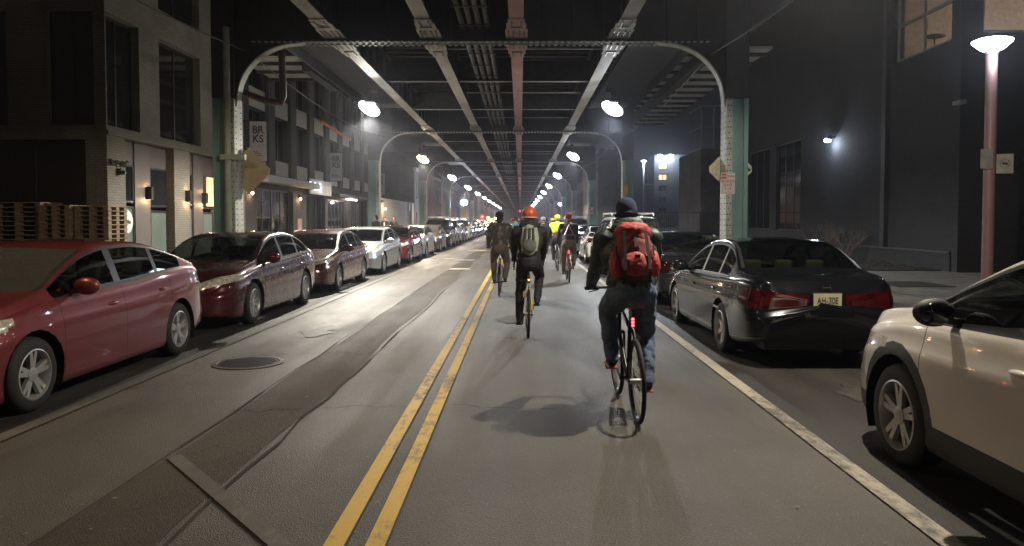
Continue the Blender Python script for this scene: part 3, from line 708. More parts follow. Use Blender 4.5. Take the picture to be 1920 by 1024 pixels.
def row_house(sgx, x, y0, y1, h, wm, label, litp=.2, dp=8):
    t = thing('row_house', label, 'house', (x, y0, 0)); L = y1 - y0
    nf = max(2, int(h / 3)); nw = max(2, int(L / 2.2)); hs = []
    for f_ in range(nf):
        for k in range(nw):
            u = L * (k + .5) / nw; hs.append((u - .45, u + .45, f_ * 3 + (.9 if f_ else .6), f_ * 3 + 2.5))
    b = MB()
    xa, xb = (-.3, 0) if sgx < 0 else (0, .3)
    wall_grid(b, 'y', xa, xb, [0, L], [0, h], hs); 
    xc, xd = (-8, -.301) if sgx < 0 else (.301, dp)
    b.box(xc, xd, 0, .3, 0, h); b.build('wall', wm, t)
    b = MB(); b.box(xc, xd, .3, L, h - .3, h); b.box(min(xc, xd) if sgx > 0 else -.3, 0 if sgx < 0 else .7, 0, L, h, h + .12)
    b.build('roof', M_dkclad, t)
    b = MB(); b.box(-.12 if sgx < 0 else -.15, .15 if sgx < 0 else .12, -.02, L, h - .35, h - .02); b.build('cornice', M_panel, t)
    for h_ in hs:
        lit = rw.random() < litp
        window(t, *h_, x=0, sgn=-1 if sgx < 0 else 1, cols=1, depth=.1, gm=emis('lit_window_%d' % rw.randint(0, 1), rw.choice([(1., .72, .42), (.85, .9, 1.)]), 1.2) if lit else None, fm=M_panel)
y = 74.2; i = 0
mats_ = [B_mid, B_red, B_grey, M_plas, B_red, B_mid]
while y < 210:
    L = rw.uniform(6, 9); h = rw.choice([6.3, 9.2, 9.2, 7])
    row_house(-1, XL + rw.uniform(-.3, .4), y, y + L, h, mats_[i % 6], '%s row house with flat roof, %s along the left side beyond the garage wall' % (['grey', 'red brick', 'slate grey', 'plastered', 'rust brick', 'pale grey'][i % 6], ordinal[min(i, 15)]), .25)
    y += L + .15; i += 1

# rusty drain pipe hanging inside the near left arch
P_ = [atY(*q, 18.2) for q in ((452, 142), (452, 172), (500, 190), (527, 193), (531, 180), (528, 96))]
tag(MB().tube(P_, .085, 10).build('drain_pipe', mat('rusty_pipe', (.10, .05, .035), .55, var=.4), None, True), 'rust brown drain pipe bent in a U inside the near left arch', 'pipe')
for k, (x, z) in enumerate(((-6.3, 5.55), (4.4, 5.5))):
    b = MB()
    for j in range(8): 
        pts = [(x, S * (j + .0) + S * i / 8, z - .35 * (1 - (2 * i / 8 - 1) ** 2)) for i in range(9)]; b.tube(pts, .014, 5)
    tag(b.build('slung_cable', M_black, None), 'black cable slung from frame to frame along the %s columns' % ('left' if k == 0 else 'right'), 'cable')
# ------------------------------------------------------------------ right side setting
tag(MB().box(60, 60.1, 0, .1, 0, .1).build('x', M_tar), None) if False else None
XR_ = 12.75
def YR(x): return atX(x, 414, XR_).y
def ZR(x, y): return atX(x, y, XR_).z
yc, ym, ye = YR(1796), YR(1662), YR(1392)      # corner, seam, far end
t = thing('brick_hall', 'large dark grey brick hall with lit timber ceiling behind its upper corner windows', 'building', (0, 0, 0))
zg = ZR(1668, 124); zt = 12.
b = MB()
dg = [(ym + 8.0, ym + 11.2, 1.2, 5.4), (ym + 12.2, ym + 15.6, 1.2, 5.4)]
wall_grid(b, 'y', XR_, XR_ + .35, [yc + .35, ye], [0, zt], [(yc + .5, ym - .35, zg, 10.6)] + dg); b.build('wall', B_grey, t)
b = MB(); xe = 30
wall_grid(b, 'x', yc, yc + .349, [XR_, xe], [0, zt], [(XR_ + .62, XR_ + 9, zg + .1, 10.6)]); b.build('wall', B_grey, t)
MB().box(XR_ - .05, XR_ - .003, yc + .3, ye, 0, .68).build('base_course', B_grey, t); MB().box(XR_ - .09, XR_ - .003, yc + .3, ye, .682, .74).build('ledge', mat('stone_base', (.07, .07, .072), .8), t)
MB().box(XR_ - .16, XR_ - .003, ym - .12, ym + .16, .76, zt).build('downpipe_pilaster', M_dkclad, t)
MB().box(XR_, xe, yc, ye, zt + .01, zt + .3).build('roof', M_dkclad, t)
for h in dg: window(t, *h, x=XR_, sgn=1, cols=3, depth=.08)
# upper room
M_plank = mat('timber_ceiling', (.42, .24, .12), .55, var=.35, vscale=2, scale=(.4, 9, 1))
MB().box(XR_ + .36, xe, yc + .36, ye, zg - .5, zg - .2).build('upper_floor', M_dkclad, t)
b = MB(); k = yc + .4
while k < ye: b.box(XR_ + .36, xe, k, k + .17, 10.62, 10.66); k += .19
b.box(XR_ + .36, xe, yc + .36, ye, 10.67, 10.8)
b.build('timber_ceiling', M_plank, t)
b = MB(); b.box(XR_ + 9, XR_ + 9.2, yc + .36, ye, zg - .19, 10.6); b.box(XR_ + .36, XR_ + 9, ym + .5, ym + .7, zg - .19, 10.6); b.build('inner_wall', mat('warm_inner_wall', (.48, .36, .26), .7), t)
b = MB()
for y in (yc + 2.2, yc + 3.4): b.box(XR_ + .36, XR_ + 8.9, y, y + .12, 9.5, 9.9)
b.build('ceiling_beam', mat('brown_beam', (.12, .07, .04), .6), t)
f = window(t, yc + .5, ym - .35, zg, 10.6, x=XR_, sgn=1, cols=2, depth=.1, gm=glass('hall_glass', (.7, .72, .72)), fm=M_grayp, fw=.09)
MB().box(XR_ + .09, XR_ + .17, yc + .5, ym - .35, ZR(1670, 57) - .04, ZR(1670, 57) + .05).build('transom', M_grayp, f)
window(t, XR_ + .62, XR_ + 9, zg + .1, 10.6, x=yc, sgn=1, axis='x', cols=3, depth=.1, gm=MATS['hall_glass'], fm=M_grayp, fw=.09)
for (x, y) in ((XR_ + 3, yc + 1.8), (XR_ + 6.5, yc + 1.8)):
    lamp((x, y, 8.2), 220, (1., .84, .68), .15)
st = thing('bar_stool', 'dark table silhouette seen through the upper hall window', 'table', (XR_ + .9, ym - 1.2, zg - .19))
MB().lathe([(.32, .9), (.32, .94)], n=16).build('top', M_frame, st); MB().tube([(0, 0, 0), (0, 0, .9)], .03).build('leg', M_frame, st)
# wall flood light
p = atX(1566, 258, XR_)
t = thing('flood_light', 'blue white floodlight glaring on the grey brick wall above the bare bushes', 'floodlight', (XR_ - .003, p.y, p.z))
MB().box(-.18, 0, -.05, .05, -.03, .05).build('bracket', M_black, t); MB().box(-.36, -.18, -.16, .16, -.1, .1).build('housing', M_black, t)
MB().ball((-.30, 0, -.11), (.13, .17, .08), 14, 8).build('lens', emis('flood_lens', (.72, .84, 1.), 70.), t, True)
lamp((XR_ - .32, p.y, p.z - .28), 70, (.72, .84, 1.), .06)
t = thing('security_camera', 'pale security camera on the corner of the grey brick hall', 'camera', tuple(atX(1797, 193, XR_ - .1)))
MB().box(-.1, .1, -.25, .15, -.06, .06).build('body', M_grayp, t, bevel=.02); MB().bar((0, 0, 0), (.12, .2, 0), .05).build('bracket', M_grayp, t)
# round post lamp
Yp = 14.6; p = atY(1860, 100, Yp)
t = thing('post_lamp', 'brown post lamp with bright bowl shaped head on the right pavement', 'street light', (p.x, Yp, .14))
M_post = mat('brown_pink_post', (.24, .135, .13), .5, var=.1)
MB().tube([(0, 0, 0), (0, 0, p.z - .16)], .105, 18).build('post', M_post, t, True)
MB().lathe([(.17, 0), (.17, .03), (.12, .05)], n=20).build('base_plate', M_post, t)
zb = p.z - .10
MB().lathe([(.13, zb), (.2, zb + .03), (.35, zb + .17), (.355, zb + .20), (.26, zb + .235), (.01, zb + .25)], n=28).build('bowl', emis('bowl_white', (.80, .92, 1.), 14.), t, True)
MB().lathe([(.07, zb - .1), (.14, zb - .005)], n=16).build('collar', M_grayp, t)
lamp((p.x, Yp, p.z + .45), 60, (.75, .87, 1.), .12); lamp((p.x - .1, Yp - .3, p.z - .15), 45, (.75, .87, 1.), .12)
for (px, pw, lab, rn) in ((1850, 25, 'plain pale sign plate on the left of the brown lamp post', 0), (1884, 28, 'square pale sign with a dark prohibition ring on the brown lamp post', 1)):
    q = atY(px, 298 if not rn else 307, Yp - .14); wd = pw / F * Yp; hh = 36 / F * Yp
    s_ = thing('parking_sign', lab, 'sign', (q.x, Yp - .14, q.z), R(-14) if rn else R(8), 'signs on the brown lamp post')
    MB().box(-wd / 2, wd / 2, -.003, .003, -hh / 2, hh / 2).build('plate', mat('dull_sign', (.30, .28, .26), .5), s_)
    if rn:
        b = MB(); 
        for k in range(24):
            a0, a1 = 2 * pi * k / 24, 2 * pi * (k + 1) / 24; b.bar((.085 * cos(a0), -.006, .085 * sin(a0)), (.085 * cos(a1), -.006, .085 * sin(a1)), .016, .004)
        b.bar((-.06, -.006, .06), (.06, -.006, -.06), .014, .004); b.box(-.045, .045, -.010, -.005, -.02, .02); b.build('ring', M_black, s_)
# diamond signs and parking sign on the right column
def diamond(loc, sz, m, label, rz=0.):
    t = thing('diamond_sign', label, 'sign', loc, rz)
    h = sz / 2 ** .5; c = .06
    poly = [(h - c, -c), (h - c, c), (c, h - c), (-c, h - c), (-h + c, c), (-h + c, -c), (-c, -h + c), (c, -h + c)]
    MB().prism(poly, -.003, .003, 'y').build('plate', m, t)
    MB().box(-.03, .03, .004, .03, -h, h).build('post_strip', M_grayp, t); return t
q = atY(1371, 317, 17.6)
d1 = diamond((q.x + .0, 17.66, q.z), .80, mat('worn_diamond_sign', (.62, .60, .46), .35, .2, var=.3, vscale=5), 'pale diamond warning sign seen edge to edge behind the right steel column')
b = MB(); 
for k in range(9): b.ball((.40 + rr.uniform(-.05, .05), -.008, .0 + rr.uniform(-.09, .07)), (.035, .004, .03), 6, 4)
b.build('symbol', M_black, d1)
q = atY(1366, 344, 17.0)
t = thing('no_stopping_sign', 'white sign with red square reading school days fixed to the right steel column', 'sign', (q.x, 17.05, q.z))
MB().box(-.16, .16, -.004, .004, -.245, .245).build('plate', M_signw, t)
MB().box(-.15, -.035, -.008, -.005, .11, .225).build('red_square', M_signr, t)
text_mesh('lettering', 'NO', .075, M_signw, t, (-.092, -.010, .168), (R(90), 0, 0), .001, bold=.002)
text_mesh('lettering', 'STOPPING', .042, M_signr, t, (.06, -.008, .165), (R(90), 0, 0), .002, sx=.75, bold=.001)
for k, s_ in enumerate(('SCHOOL', 'DAYS', '7 - 4')): text_mesh('lettering', s_, .078, M_signr, t, (0, -.008, .05 - .085 * k), (R(90), 0, 0), .002, bold=.001)
MB().bar((-.07, -.007, -.205), (.07, -.007, -.205), .016, .004).build('arrow', M_signr, t)
q = atY(463, 320, 17.6)
d2 = diamond((q.x, 17.7, q.z), .78, mat('tan_sign_back', (.36, .29, .17), .5, .2, var=.15), 'tan back of a diamond sign behind the left steel column', R(8))
# conduit and bracket on the near left column
q = atY(427, 300, 17.0)
t = thing('column_conduit', 'tall pale conduit pipe strapped to the near left steel column', 'pipe', (q.x, 17.0, .14))
M_pipe = mat('pale_green_pipe', (.36, .40, .31), .5, var=.15)
MB().tube([(0, 0, 0), (0, 0, 5.9)], .075, 14).build('pipe', M_pipe, t, True)
MB().box(-.14, .42, -.09, .02, 2.9, 3.02).build('strap', M_pipe, t)
# bare bushes
def bush(loc, h, label, seed):
    r_ = random.Random(seed); b = MB()
    def grow(p, d, L, r, n):
        q = p + d * L; b.tube([p, (p + q) / 2 + Vector((r_.uniform(-.02, .02), r_.uniform(-.02, .02), 0)), q], [r, r * .8, r * .6], 5)
        if n > 0:
            for _ in range(r_.choice((2, 3, 3))):
                nd = (d + Vector((r_.uniform(-.7, .7), r_.uniform(-.7, .7), r_.uniform(-.1, .5)))).normalized(); grow(q, nd, L * r_.uniform(.6, .85), r * .62, n - 1)
    for _ in range(6): grow(Vector((r_.uniform(-.1, .1), r_.uniform(-.1, .1), 0)), Vector((r_.uniform(-.5, .5), r_.uniform(-.5, .5), 1)).normalized(), h * .33, .02, 4)
    o = b.build('bare_bush', mat('bare_twigs', (.20, .15, .125), .9)); o.location = loc; return tag(o, label, 'bush', 'bare bushes by the grey brick wall')
bush((11.9, 29.5, .15), 1.5, 'left bare bush in the planting bed by the grey brick wall', 5)
bush((12.0, 27.2, .15), 1.35, 'right bare bush in the planting bed by the grey brick wall', 9)
# litter and low plants in the bed
b = MB()
for _ in range(500):
    x, y = rr.uniform(9.1, 12.6), rr.uniform(22.5, 40); b.cbox((x, y, .17 + rr.uniform(0, .1)), (rr.uniform(.03, .12), rr.uniform(.03, .12), .02), None)
tag(b.build('leaf_litter', mat('leaf_litter', (.06, .045, .03), .9)), 'dead leaves scattered over the planting bed', 'leaves', None, 'stuff')
# brick stub wall, fence, steel balcony beyond the right column
t = thing('brick_annex', 'narrow brick wall end with a steel framed balcony above, behind the right column', 'building', (0, 0, 0))
Ya = 44.3; xa_ = atY(1313, 400, Ya).x
MB().box(xa_, 12.74, Ya, Ya + 6, 0, atY(1320, 280, Ya).z).build('wall', brick('warm_grey_brick', (.15, .13, .13), (.12, .105, .10), (.1, .1, .1)), t)
b = MB(); z0_, z1_ = atY(1315, 280, Ya).z + .05, atY(1315, 200, Ya).z
for x in (xa_, xa_ + .75, xa_ + 1.5): b.box(x, x + .06, Ya, Ya + .06, z0_, z1_); b.box(x, x + .06, Ya + 3, Ya + 3.06, z0_, z1_)
for z in (z0_, (z0_ + z1_) / 2, z1_): b.box(xa_, xa_ + 1.56, Ya - .01, Ya + .05, z, z + .06); b.box(xa_ - .01, xa_ + .05, Ya, Ya + 3, z, z + .06)
b.build('balcony_frame', M_grayp, t)
b = MB(); xf0 = atY(1205, 400, 46).x
for k in range(70): b.box(xf0 + k * .11, xf0 + k * .11 + .02, 44.1, 44.12, .14, 2.2)
b.box(xf0, xf0 + 7.6, 44.09, 44.13, 2.1, 2.15); b.box(xf0, xf0 + 7.6, 44.09, 44.13, .3, .35)
tag(b.build('metal_fence', M_frame), 'dark picket fence beyond the right column in front of the empty lot', 'fence')
# far apartment tower
Yt = 190.
xa_, xb_ = atY(1226, 400, Yt).x, atY(1345, 400, Yt).x; zt_ = atY(1240, 290, Yt).z
t = thing('apartment_block', 'distant grey apartment block with a few lit windows under two roof floodlights', 'building', (xa_, Yt, 0))
W_ = xb_ - xa_; cols_ = [2.2, 8.0, 12.6, 17.]; rows_ = [zt_ - 3.6 - 2.85 * k for k in range(6)]
hs = [(c - 1.1, c + 1.1, r_ - .1, r_ + 1.5) for c in cols_ if c + 1.2 < W_ for r_ in rows_ if r_ > .5]
M_tower = mat('tower_wall', (.20, .21, .25), .8, var=.15, vscale=.3)
b = MB(); wall_grid(b, 'x', 0, .3, [0, W_], [0, zt_], hs); b.box(0, .3, .301, 10, 0, zt_); b.build('wall', M_tower, t); MB().box(.301, W_, .301, 10, zt_ - .3, zt_).build('roof', M_dkclad, t)
for h in hs:
    k = rw.random(); window(t, *h, x=0, sgn=1, axis='x', cols=2, depth=.15, fm=M_tower, fw=.18, gm=emis('tower_lit', (1., .70, .36), 1.6) if (abs(h[0] - 1.1) < .1 and h[2] > rows_[1] - .3) or k < .08 else M_dglass)
for px in (1239, 1259):
    q = atY(px, 292, Yt - 2)
    tt = thing('roof_floodlight', '%s of two white floodlights on the roof edge of the distant apartment block' % ('left' if px == 1239 else 'right'), 'floodlight', (q.x, Yt - 1.2, q.z))
    MB().ball((0, 0, 0), (.75, .4, .4), 12, 8).build('lens', emis('roof_flood', (.85, .95, 1.), 20.), tt, True); MB().bar((0, .4, 0), (0, 1.3, -.2), .1).build('bracket', M_black, tt)
    lamp((q.x, Yt - 2.0, q.z - .6), 900, (.8, .92, 1.), .3)
Yq = 92.; q = atY(1207, 303, Yq)
t = thing('tall_lamp_post', 'slender tall lamp post standing before the distant apartment block', 'street light', (q.x, Yq, 0))
MB().tube([(0, 0, 0), (0, 0, q.z)], .11, 8).build('post', mat('blue_grey_post', (.35, .38, .42), .5), t); MB().ball((0, -.1, q.z + .05), (.35, .35, .12), 10, 6).build('head', emis('tall_head', (.9, .95, 1.), 12.), t, True)
b = MB(); b.box(0, .9, -.3, .3, q.z - 3.0, q.z - 2.8); b.build('fixture', M_grayp, t); lamp((q.x, Yq - .5, q.z - .5), 500, (.85, .92, 1.), .2)
# right-hand houses closer to the street further on
y = 79.; i = 0; mr = [B_mid, M_plas, B_red, B_grey]
while y < 215:
    L = rw.uniform(8, 13); h = rw.choice([9.2, 12.2, 9.2])
    row_house(1, 8.2, y, y + L, h, mr[i % 4], '%s building with sash windows, %s along the far right side under the railway' % (['grey', 'plastered', 'red brick', 'slate grey'][i % 4], ordinal[min(i, 15)]), .12, 3.2 if y < 110 else 8)
    y += L + .1; i += 1
# far street lights of other kinds, traffic signals, shop lights
def signal(x, y, z, col, label):
    t = thing('traffic_light', label, 'traffic light', (x, y, 0))
    MB().tube([(0, 0, .14), (0, 0, z + .7)], .06, 8).build('post', M_frame, t)
    MB().box(-.17, .17, -.22, -.02, z - .85, z + .25).build('housing', M_yellow if False else M_frame, t)
    for k, c in enumerate(('red', 'amber', 'green')):
        on = c == col; mm = (M_red if c == 'red' else emis('green_light', (.1, 1., .5), 20.)) if on else mat('dull_' + c, {'red': (.08, .01, .01), 'amber': (.08, .05, .01), 'green': (.01, .06, .03)}[c], .3)
        MB().ball((0, -.23, z + .05 - .35 * k), (.15, .07, .15), 10, 6).build('lens', mm, t, True)
    c_ = (1., .04, .04) if col == 'red' else (.2, 1., .5)
    lamp((x, y - .45, z + .05), 160, c_, .1)
q = atY(905, 407, 92.); signal(q.x, 92., q.z, 'red', 'traffic light glowing red far down the left kerb')
q = atY(972, 402, 230.); signal(q.x + .5, 230., q.z + 1, 'red', 'traffic light glowing red at the far end of the street')
def yardlight(px, py, Y, col, e, label, r=.22):
    q = atY(px, py, Y); t = thing('bracket_lamp', label, 'lamp', (q.x, Y, q.z))
    MB().ball((0, 0, 0), (r, r, r * .8), 10, 6).build('globe', emis('yl_%g_%g' % (col[0], col[2]), col, 45.), t, True); MB().bar((0, 0, r * .7), (0, 0, 1.0), .05).build('hanger', M_dkmetal, t)
    lamp((q.x, Y - .35, q.z - .1), e, col, .12)
yardlight(870, 380, 76., (.62, .72, 1.), 900, 'intense blue white bracket lamp on the left beyond the parked cars', .36)
yardlight(1050, 383, 88., (.62, .62, 1.), 400, 'violet white bracket lamp on a far right column')
for (px, py, Y, c) in ((921, 413, 100, (1., .6, .15)), (929, 410, 120, (1., .7, .2)), (915, 409, 110, (1., .5, .1)), (937, 411, 140, (1., .75, .35))):
    yardlight(px, py, Y, c, 160, 'small amber shop lamp %s on the far left side' % {921: 'nearest the red signal', 929: 'further along', 915: 'just right of the red signal', 937: 'farthest away'}[px], .2)
# signs on further columns
for k, (n, sd, c) in enumerate(((2, 1, M_signw), (3, 1, M_signw), (4, 1, M_signw), (6, 1, M_signw))):
    x = CXX + XI + .2
    t = thing('parking_sign', 'small white parking sign on the %s right steel column' % ordinal[n - 1], 'sign', (x, S * n - .30, 2.35), 0, 'parking signs on the right columns')
    MB().box(-.15, .15, -.004, .004, -.23, .23).build('plate', c, t); MB().box(-.14, -.04, -.009, -.005, .1, .2).build('red_square', M_signr, t)
    b = MB()
    for z in (.0, -.07, -.14): b.box(-.1, .1, -.008, -.005, z - .02, z + .02)
    b.build('text_lines', M_signr, t)
for (n, sd, z, w_, h_) in ((2, 1, 3.1, .12, .5), (5, -1, 2.4, .25, 1.6), (6, 1, 2.2, .25, 2.4)):
    x = CXX + sd * (XI + .12)
    tag(MB().box(x - w_, x + w_, S * n - .33, S * n - .28, z - h_ / 2, z + h_ / 2).build('marker_board', M_yellow), 'yellow marker board on the %s %s steel column' % (ordinal[n - 1], 'right' if sd > 0 else 'left'), 'marker')
# ------------------------------------------------------------------ cars
def interp(tab, x):
    if x <= tab[0][0]: return tab[0][1]
    if x >= tab[-1][0]: return tab[-1][1]
    for i in range(len(tab) - 1):
        (x0, y0), (x1, y1) = tab[i], tab[i + 1]
        if x0 <= x <= x1:
            def sl(j):
                if j <= 0 or j >= len(tab) - 1: 
                    j0 = max(0, min(j, len(tab) - 2)) if j <= 0 else len(tab) - 2
                    return (tab[j0 + 1][1] - tab[j0][1]) / (tab[j0 + 1][0] - tab[j0][0])
                a = (tab[j][1] - tab[j - 1][1]) / (tab[j][0] - tab[j - 1][0]); c = (tab[j + 1][1] - tab[j][1]) / (tab[j + 1][0] - tab[j][0])
                return 0 if a * c <= 0 else 2 * a * c / (a + c)
            h = x1 - x0; t = (x - x0) / h; m0, m1 = sl(i) * h, sl(i + 1) * h
            return (2*t**3-3*t*t+1)*y0 + (t**3-2*t*t+t)*m0 + (-2*t**3+3*t*t)*y1 + (t**3-t*t)*m1
def sstep(a, b_, x): t = max(0, min(1, (x - a) / (b_ - a))); return t * t * (3 - 2 * t)
def paint(name, col, rough=.28, metal=.35, flake=.12):
    if name in MATS: return MATS[name]
    m, nt, b, out = nodes_of(name)
    v = coord(nt, 'Object'); n = noise(nt, v, 1.3, 5, .6)
    nt.links.new(ramp(nt, n, [(.3, tuple(c * .93 for c in col)), (.7, tuple(min(1, c * 1.05) for c in col))]), b.inputs['Base Color'])
    b.inputs['Metallic'].default_value = metal; nt.links.new(ramp(nt, noise(nt, v, 6., 6), [(.35, rough), (.75, rough + .05)]), b.inputs['Roughness'])
    b.inputs['Coat Weight'].default_value = 1.; nt.links.new(ramp(nt, noise(nt, v, 2.5, 7, .7), [(.4, .03), (.8, .06)]), b.inputs['Coat Roughness'])
    MATS[name] = m; return m
M_cglass = glass('car_glass', (.34, .38, .36), 1.15)
M_cglassf = glass('car_glass_reflection_veil', (.42, .44, .40), 1.1, veil=.14)  # windscreen reflection put into the glass as a diffuse veil
M_trim = mat('window_trim', (.02, .02, .022), .35, var=.1)
M_seam = mat('panel_gap', (.006, .006, .006), .8, var=0)
M_head = mat('headlight_glass', (.62, .60, .52), .12, .35, var=.5, vscale=22, coat=1)
M_tail = mat('taillight_glass', (.036, .0015, .003), .12, .0, var=.8, vscale=9, coat=1)
M_tail.node_tree.nodes['Principled BSDF'].inputs['Emission Color'].default_value = (1, .02, .02, 1)
M_headon = emis('headlight_on', (.85, .92, 1.), 30.)
M_seat = mat('seat_fabric', (.10, .09, .075), .85, var=.2)
M_dash = mat('dashboard', (.03, .03, .03), .7, var=.2)
M_shelf = mat('parcel_shelf', (.22, .22, .19), .8, var=.15)
M_grille = mat('grille_black', (.012, .012, .012), .3, var=.1)
M_clad = mat('arch_cladding', (.02, .02, .021), .65, var=.1)
M_plate = mat('number_plate', (.40, .38, .25), .5, var=.12)
TYPES = {}
TYPES['midsize'] = dict(L=4.85, H=1.46, wb=2.78, fo=.95, r=.335,
    top=[(0,.60),(.04,.70),(.2,.79),(.6,.90),(1.05,.975),(1.30,1.01),(1.7,1.20),(2.1,1.37),(2.5,1.445),(3.0,1.46),(3.4,1.43),(3.8,1.33),(4.15,1.17),(4.35,1.11),(4.6,1.08),(4.8,1.05),(4.85,.97)],
    belt=[(0,.56),(.2,.70),(.6,.80),(1.2,.895),(1.6,.93),(2.5,.955),(3.5,1.0),(4.1,1.03),(4.5,1.02),(4.85,.93)],
    w=[(0,.52),(.05,.64),(.18,.78),(.4,.86),(.8,.905),(1.3,.92),(3.6,.925),(4.2,.90),(4.6,.85),(4.78,.77),(4.85,.70)],
    bot=[(0,.24),(.5,.17),(1.4,.17),(3.6,.18),(4.4,.24),(4.85,.33)],
    cowl=1.30, hdr=2.12, rhd=3.28, rdk=4.22, glass=(1.36, 4.10), pil=[(2.50, 2.60), (3.42, 3.50)], tp=.34,
    head=[(.36,.60),(.86,.74),(.95,.86),(.60,.80),(.38,.72)], heads=.62, grille=[(-.34,.44),(.34,.44),(.38,.70),(-.38,.70)], low=[(-.55,.24),(.55,.24),(.5,.36),(-.5,.36)],
    tail=[(.42,.80),(.98,.76),(.98,.98),(.46,.95)], tails=.45, spokes=10)
TYPES['compact'] = dict(TYPES['midsize'], L=4.56, H=1.45, wb=2.70, fo=.93, r=.325,
    top=[(0,.58),(.04,.68),(.2,.78),(.55,.90),(.95,.985),(1.22,1.03),(1.6,1.21),(2.0,1.375),(2.35,1.44),(2.75,1.45),(3.15,1.41),(3.55,1.31),(3.95,1.19),(4.2,1.13),(4.42,1.10),(4.52,1.06),(4.56,.98)],
    belt=[(0,.55),(.2,.70),(.6,.83),(1.2,.925),(1.8,.95),(2.6,.98),(3.3,1.03),(3.9,1.07),(4.3,1.05),(4.56,.94)],
    w=[(0,.52),(.05,.64),(.18,.77),(.42,.85),(.8,.895),(1.3,.90),(3.4,.905),(3.9,.89),(4.3,.84),(4.5,.75),(4.56,.68)],
    bot=[(0,.22),(.5,.16),(1.4,.17),(3.3,.18),(4.1,.24),(4.56,.33)],
    cowl=1.22, hdr=2.02, rhd=3.05, rdk=3.98, glass=(1.30, 3.80), pil=[(2.32, 2.44), (3.16, 3.23)],
    tail=[(.46,.84),(.98,.80),(.98,1.0),(.5,.99)], tails=.42, spokes=5)
TYPES['saloon'] = dict(TYPES['midsize'], L=4.80, H=1.43, wb=2.72, fo=.98, r=.315,
    top=[(0,.60),(.04,.69),(.2,.77),(.7,.87),(1.15,.94),(1.36,.975),(1.75,1.17),(2.15,1.34),(2.5,1.41),(2.95,1.43),(3.25,1.41),(3.55,1.34),(3.85,1.19),(4.05,1.08),(4.2,1.05),(4.5,1.03),(4.72,1.0),(4.78,.96),(4.80,.88)],
    belt=[(0,.56),(.2,.69),(.7,.79),(1.3,.87),(2.0,.895),(3.0,.915),(3.9,.95),(4.3,.965),(4.7,.94),(4.80,.83)],
    w=[(0,.56),(.05,.68),(.15,.78),(.4,.85),(.8,.885),(1.3,.895),(3.7,.895),(4.3,.875),(4.62,.83),(4.76,.77),(4.80,.72)],
    bot=[(0,.24),(.5,.18),(1.4,.18),(3.6,.19),(4.4,.25),(4.80,.33)],
    cowl=1.36, hdr=2.14, rhd=3.22, rdk=4.02, glass=(1.42, 3.80), pil=[(2.44, 2.53), (3.30, 3.36)], tp=.38,
    tail=[(.20,.72),(.98,.64),(.98,.86),(.80,.90),(.45,.85),(.20,.83)], tails=.30, spokes=6, bumpz=.62)
TYPES['crossover'] = dict(TYPES['midsize'], L=4.40, H=1.60, wb=2.65, fo=.86, r=.345,
    top=[(0,.72),(.04,.84),(.15,.93),(.5,1.03),(.95,1.09),(1.12,1.13),(1.5,1.32),(1.9,1.50),(2.3,1.58),(2.8,1.60),(3.4,1.57),(3.8,1.50),(4.1,1.32),(4.3,1.16),(4.38,1.06),(4.40,.98)],
    belt=[(0,.68),(.15,.80),(.5,.93),(1.0,1.00),(1.8,1.03),(2.8,1.07),(3.6,1.13),(4.0,1.14),(4.3,1.06),(4.40,.90)],
    w=[(0,.55),(.05,.68),(.18,.80),(.4,.87),(.8,.905),(1.3,.92),(3.4,.92),(3.9,.90),(4.2,.84),(4.36,.76),(4.40,.70)],
    bot=[(0,.28),(.5,.22),(1.4,.22),(3.2,.22),(4.0,.28),(4.40,.36)],
    cowl=1.12, hdr=1.96, rhd=3.55, rdk=4.12, glass=(1.16, 3.85), pil=[(2.28, 2.38), (3.10, 3.16)], tp=.30, clad=True,
    tail=[(.45,.92),(.98,.86),(.98,1.10),(.5,1.12)], tails=.4, spokes=5)
TYPES['suv'] = dict(TYPES['midsize'], L=4.80, H=1.80, wb=2.80, fo=.90, r=.37,
    top=[(0,.78),(.03,.95),(.12,1.05),(.6,1.12),(1.15,1.17),(1.35,1.20),(1.7,1.45),(2.0,1.68),(2.3,1.77),(2.8,1.80),(3.8,1.80),(4.3,1.77),(4.5,1.70),(4.65,1.45),(4.76,1.22),(4.80,1.05)],
    belt=[(0,.74),(.12,.92),(.6,1.02),(1.3,1.09),(2.5,1.12),(3.8,1.14),(4.5,1.15),(4.72,1.05),(4.80,.90)],
    w=[(0,.62),(.04,.74),(.12,.83),(.35,.89),(.8,.92),(1.3,.93),(3.8,.93),(4.4,.915),(4.65,.87),(4.77,.81),(4.80,.76)],
    bot=[(0,.32),(.5,.26),(1.4,.26),(3.6,.26),(4.4,.32),(4.80,.40)],
    cowl=1.35, hdr=2.02, rhd=4.42, rdk=4.70, glass=(1.42, 4.52), pil=[(2.50, 2.58), (3.40, 3.48)], tp=.26,
    tail=[(.66,.80),(.99,.80),(.99,1.25),(.74,1.25)], tails=.25, spokes=6, racks=True)
def inpoly(p, poly):
    x, y = p; c = False; n = len(poly)
    for i in range(n):
        (x0, y0), (x1, y1) = poly[i], poly[(i + 1) % n]
        if (y0 > y) != (y1 > y) and x < (x1 - x0) * (y - y0) / (y1 - y0) + x0: c = not c
    return c
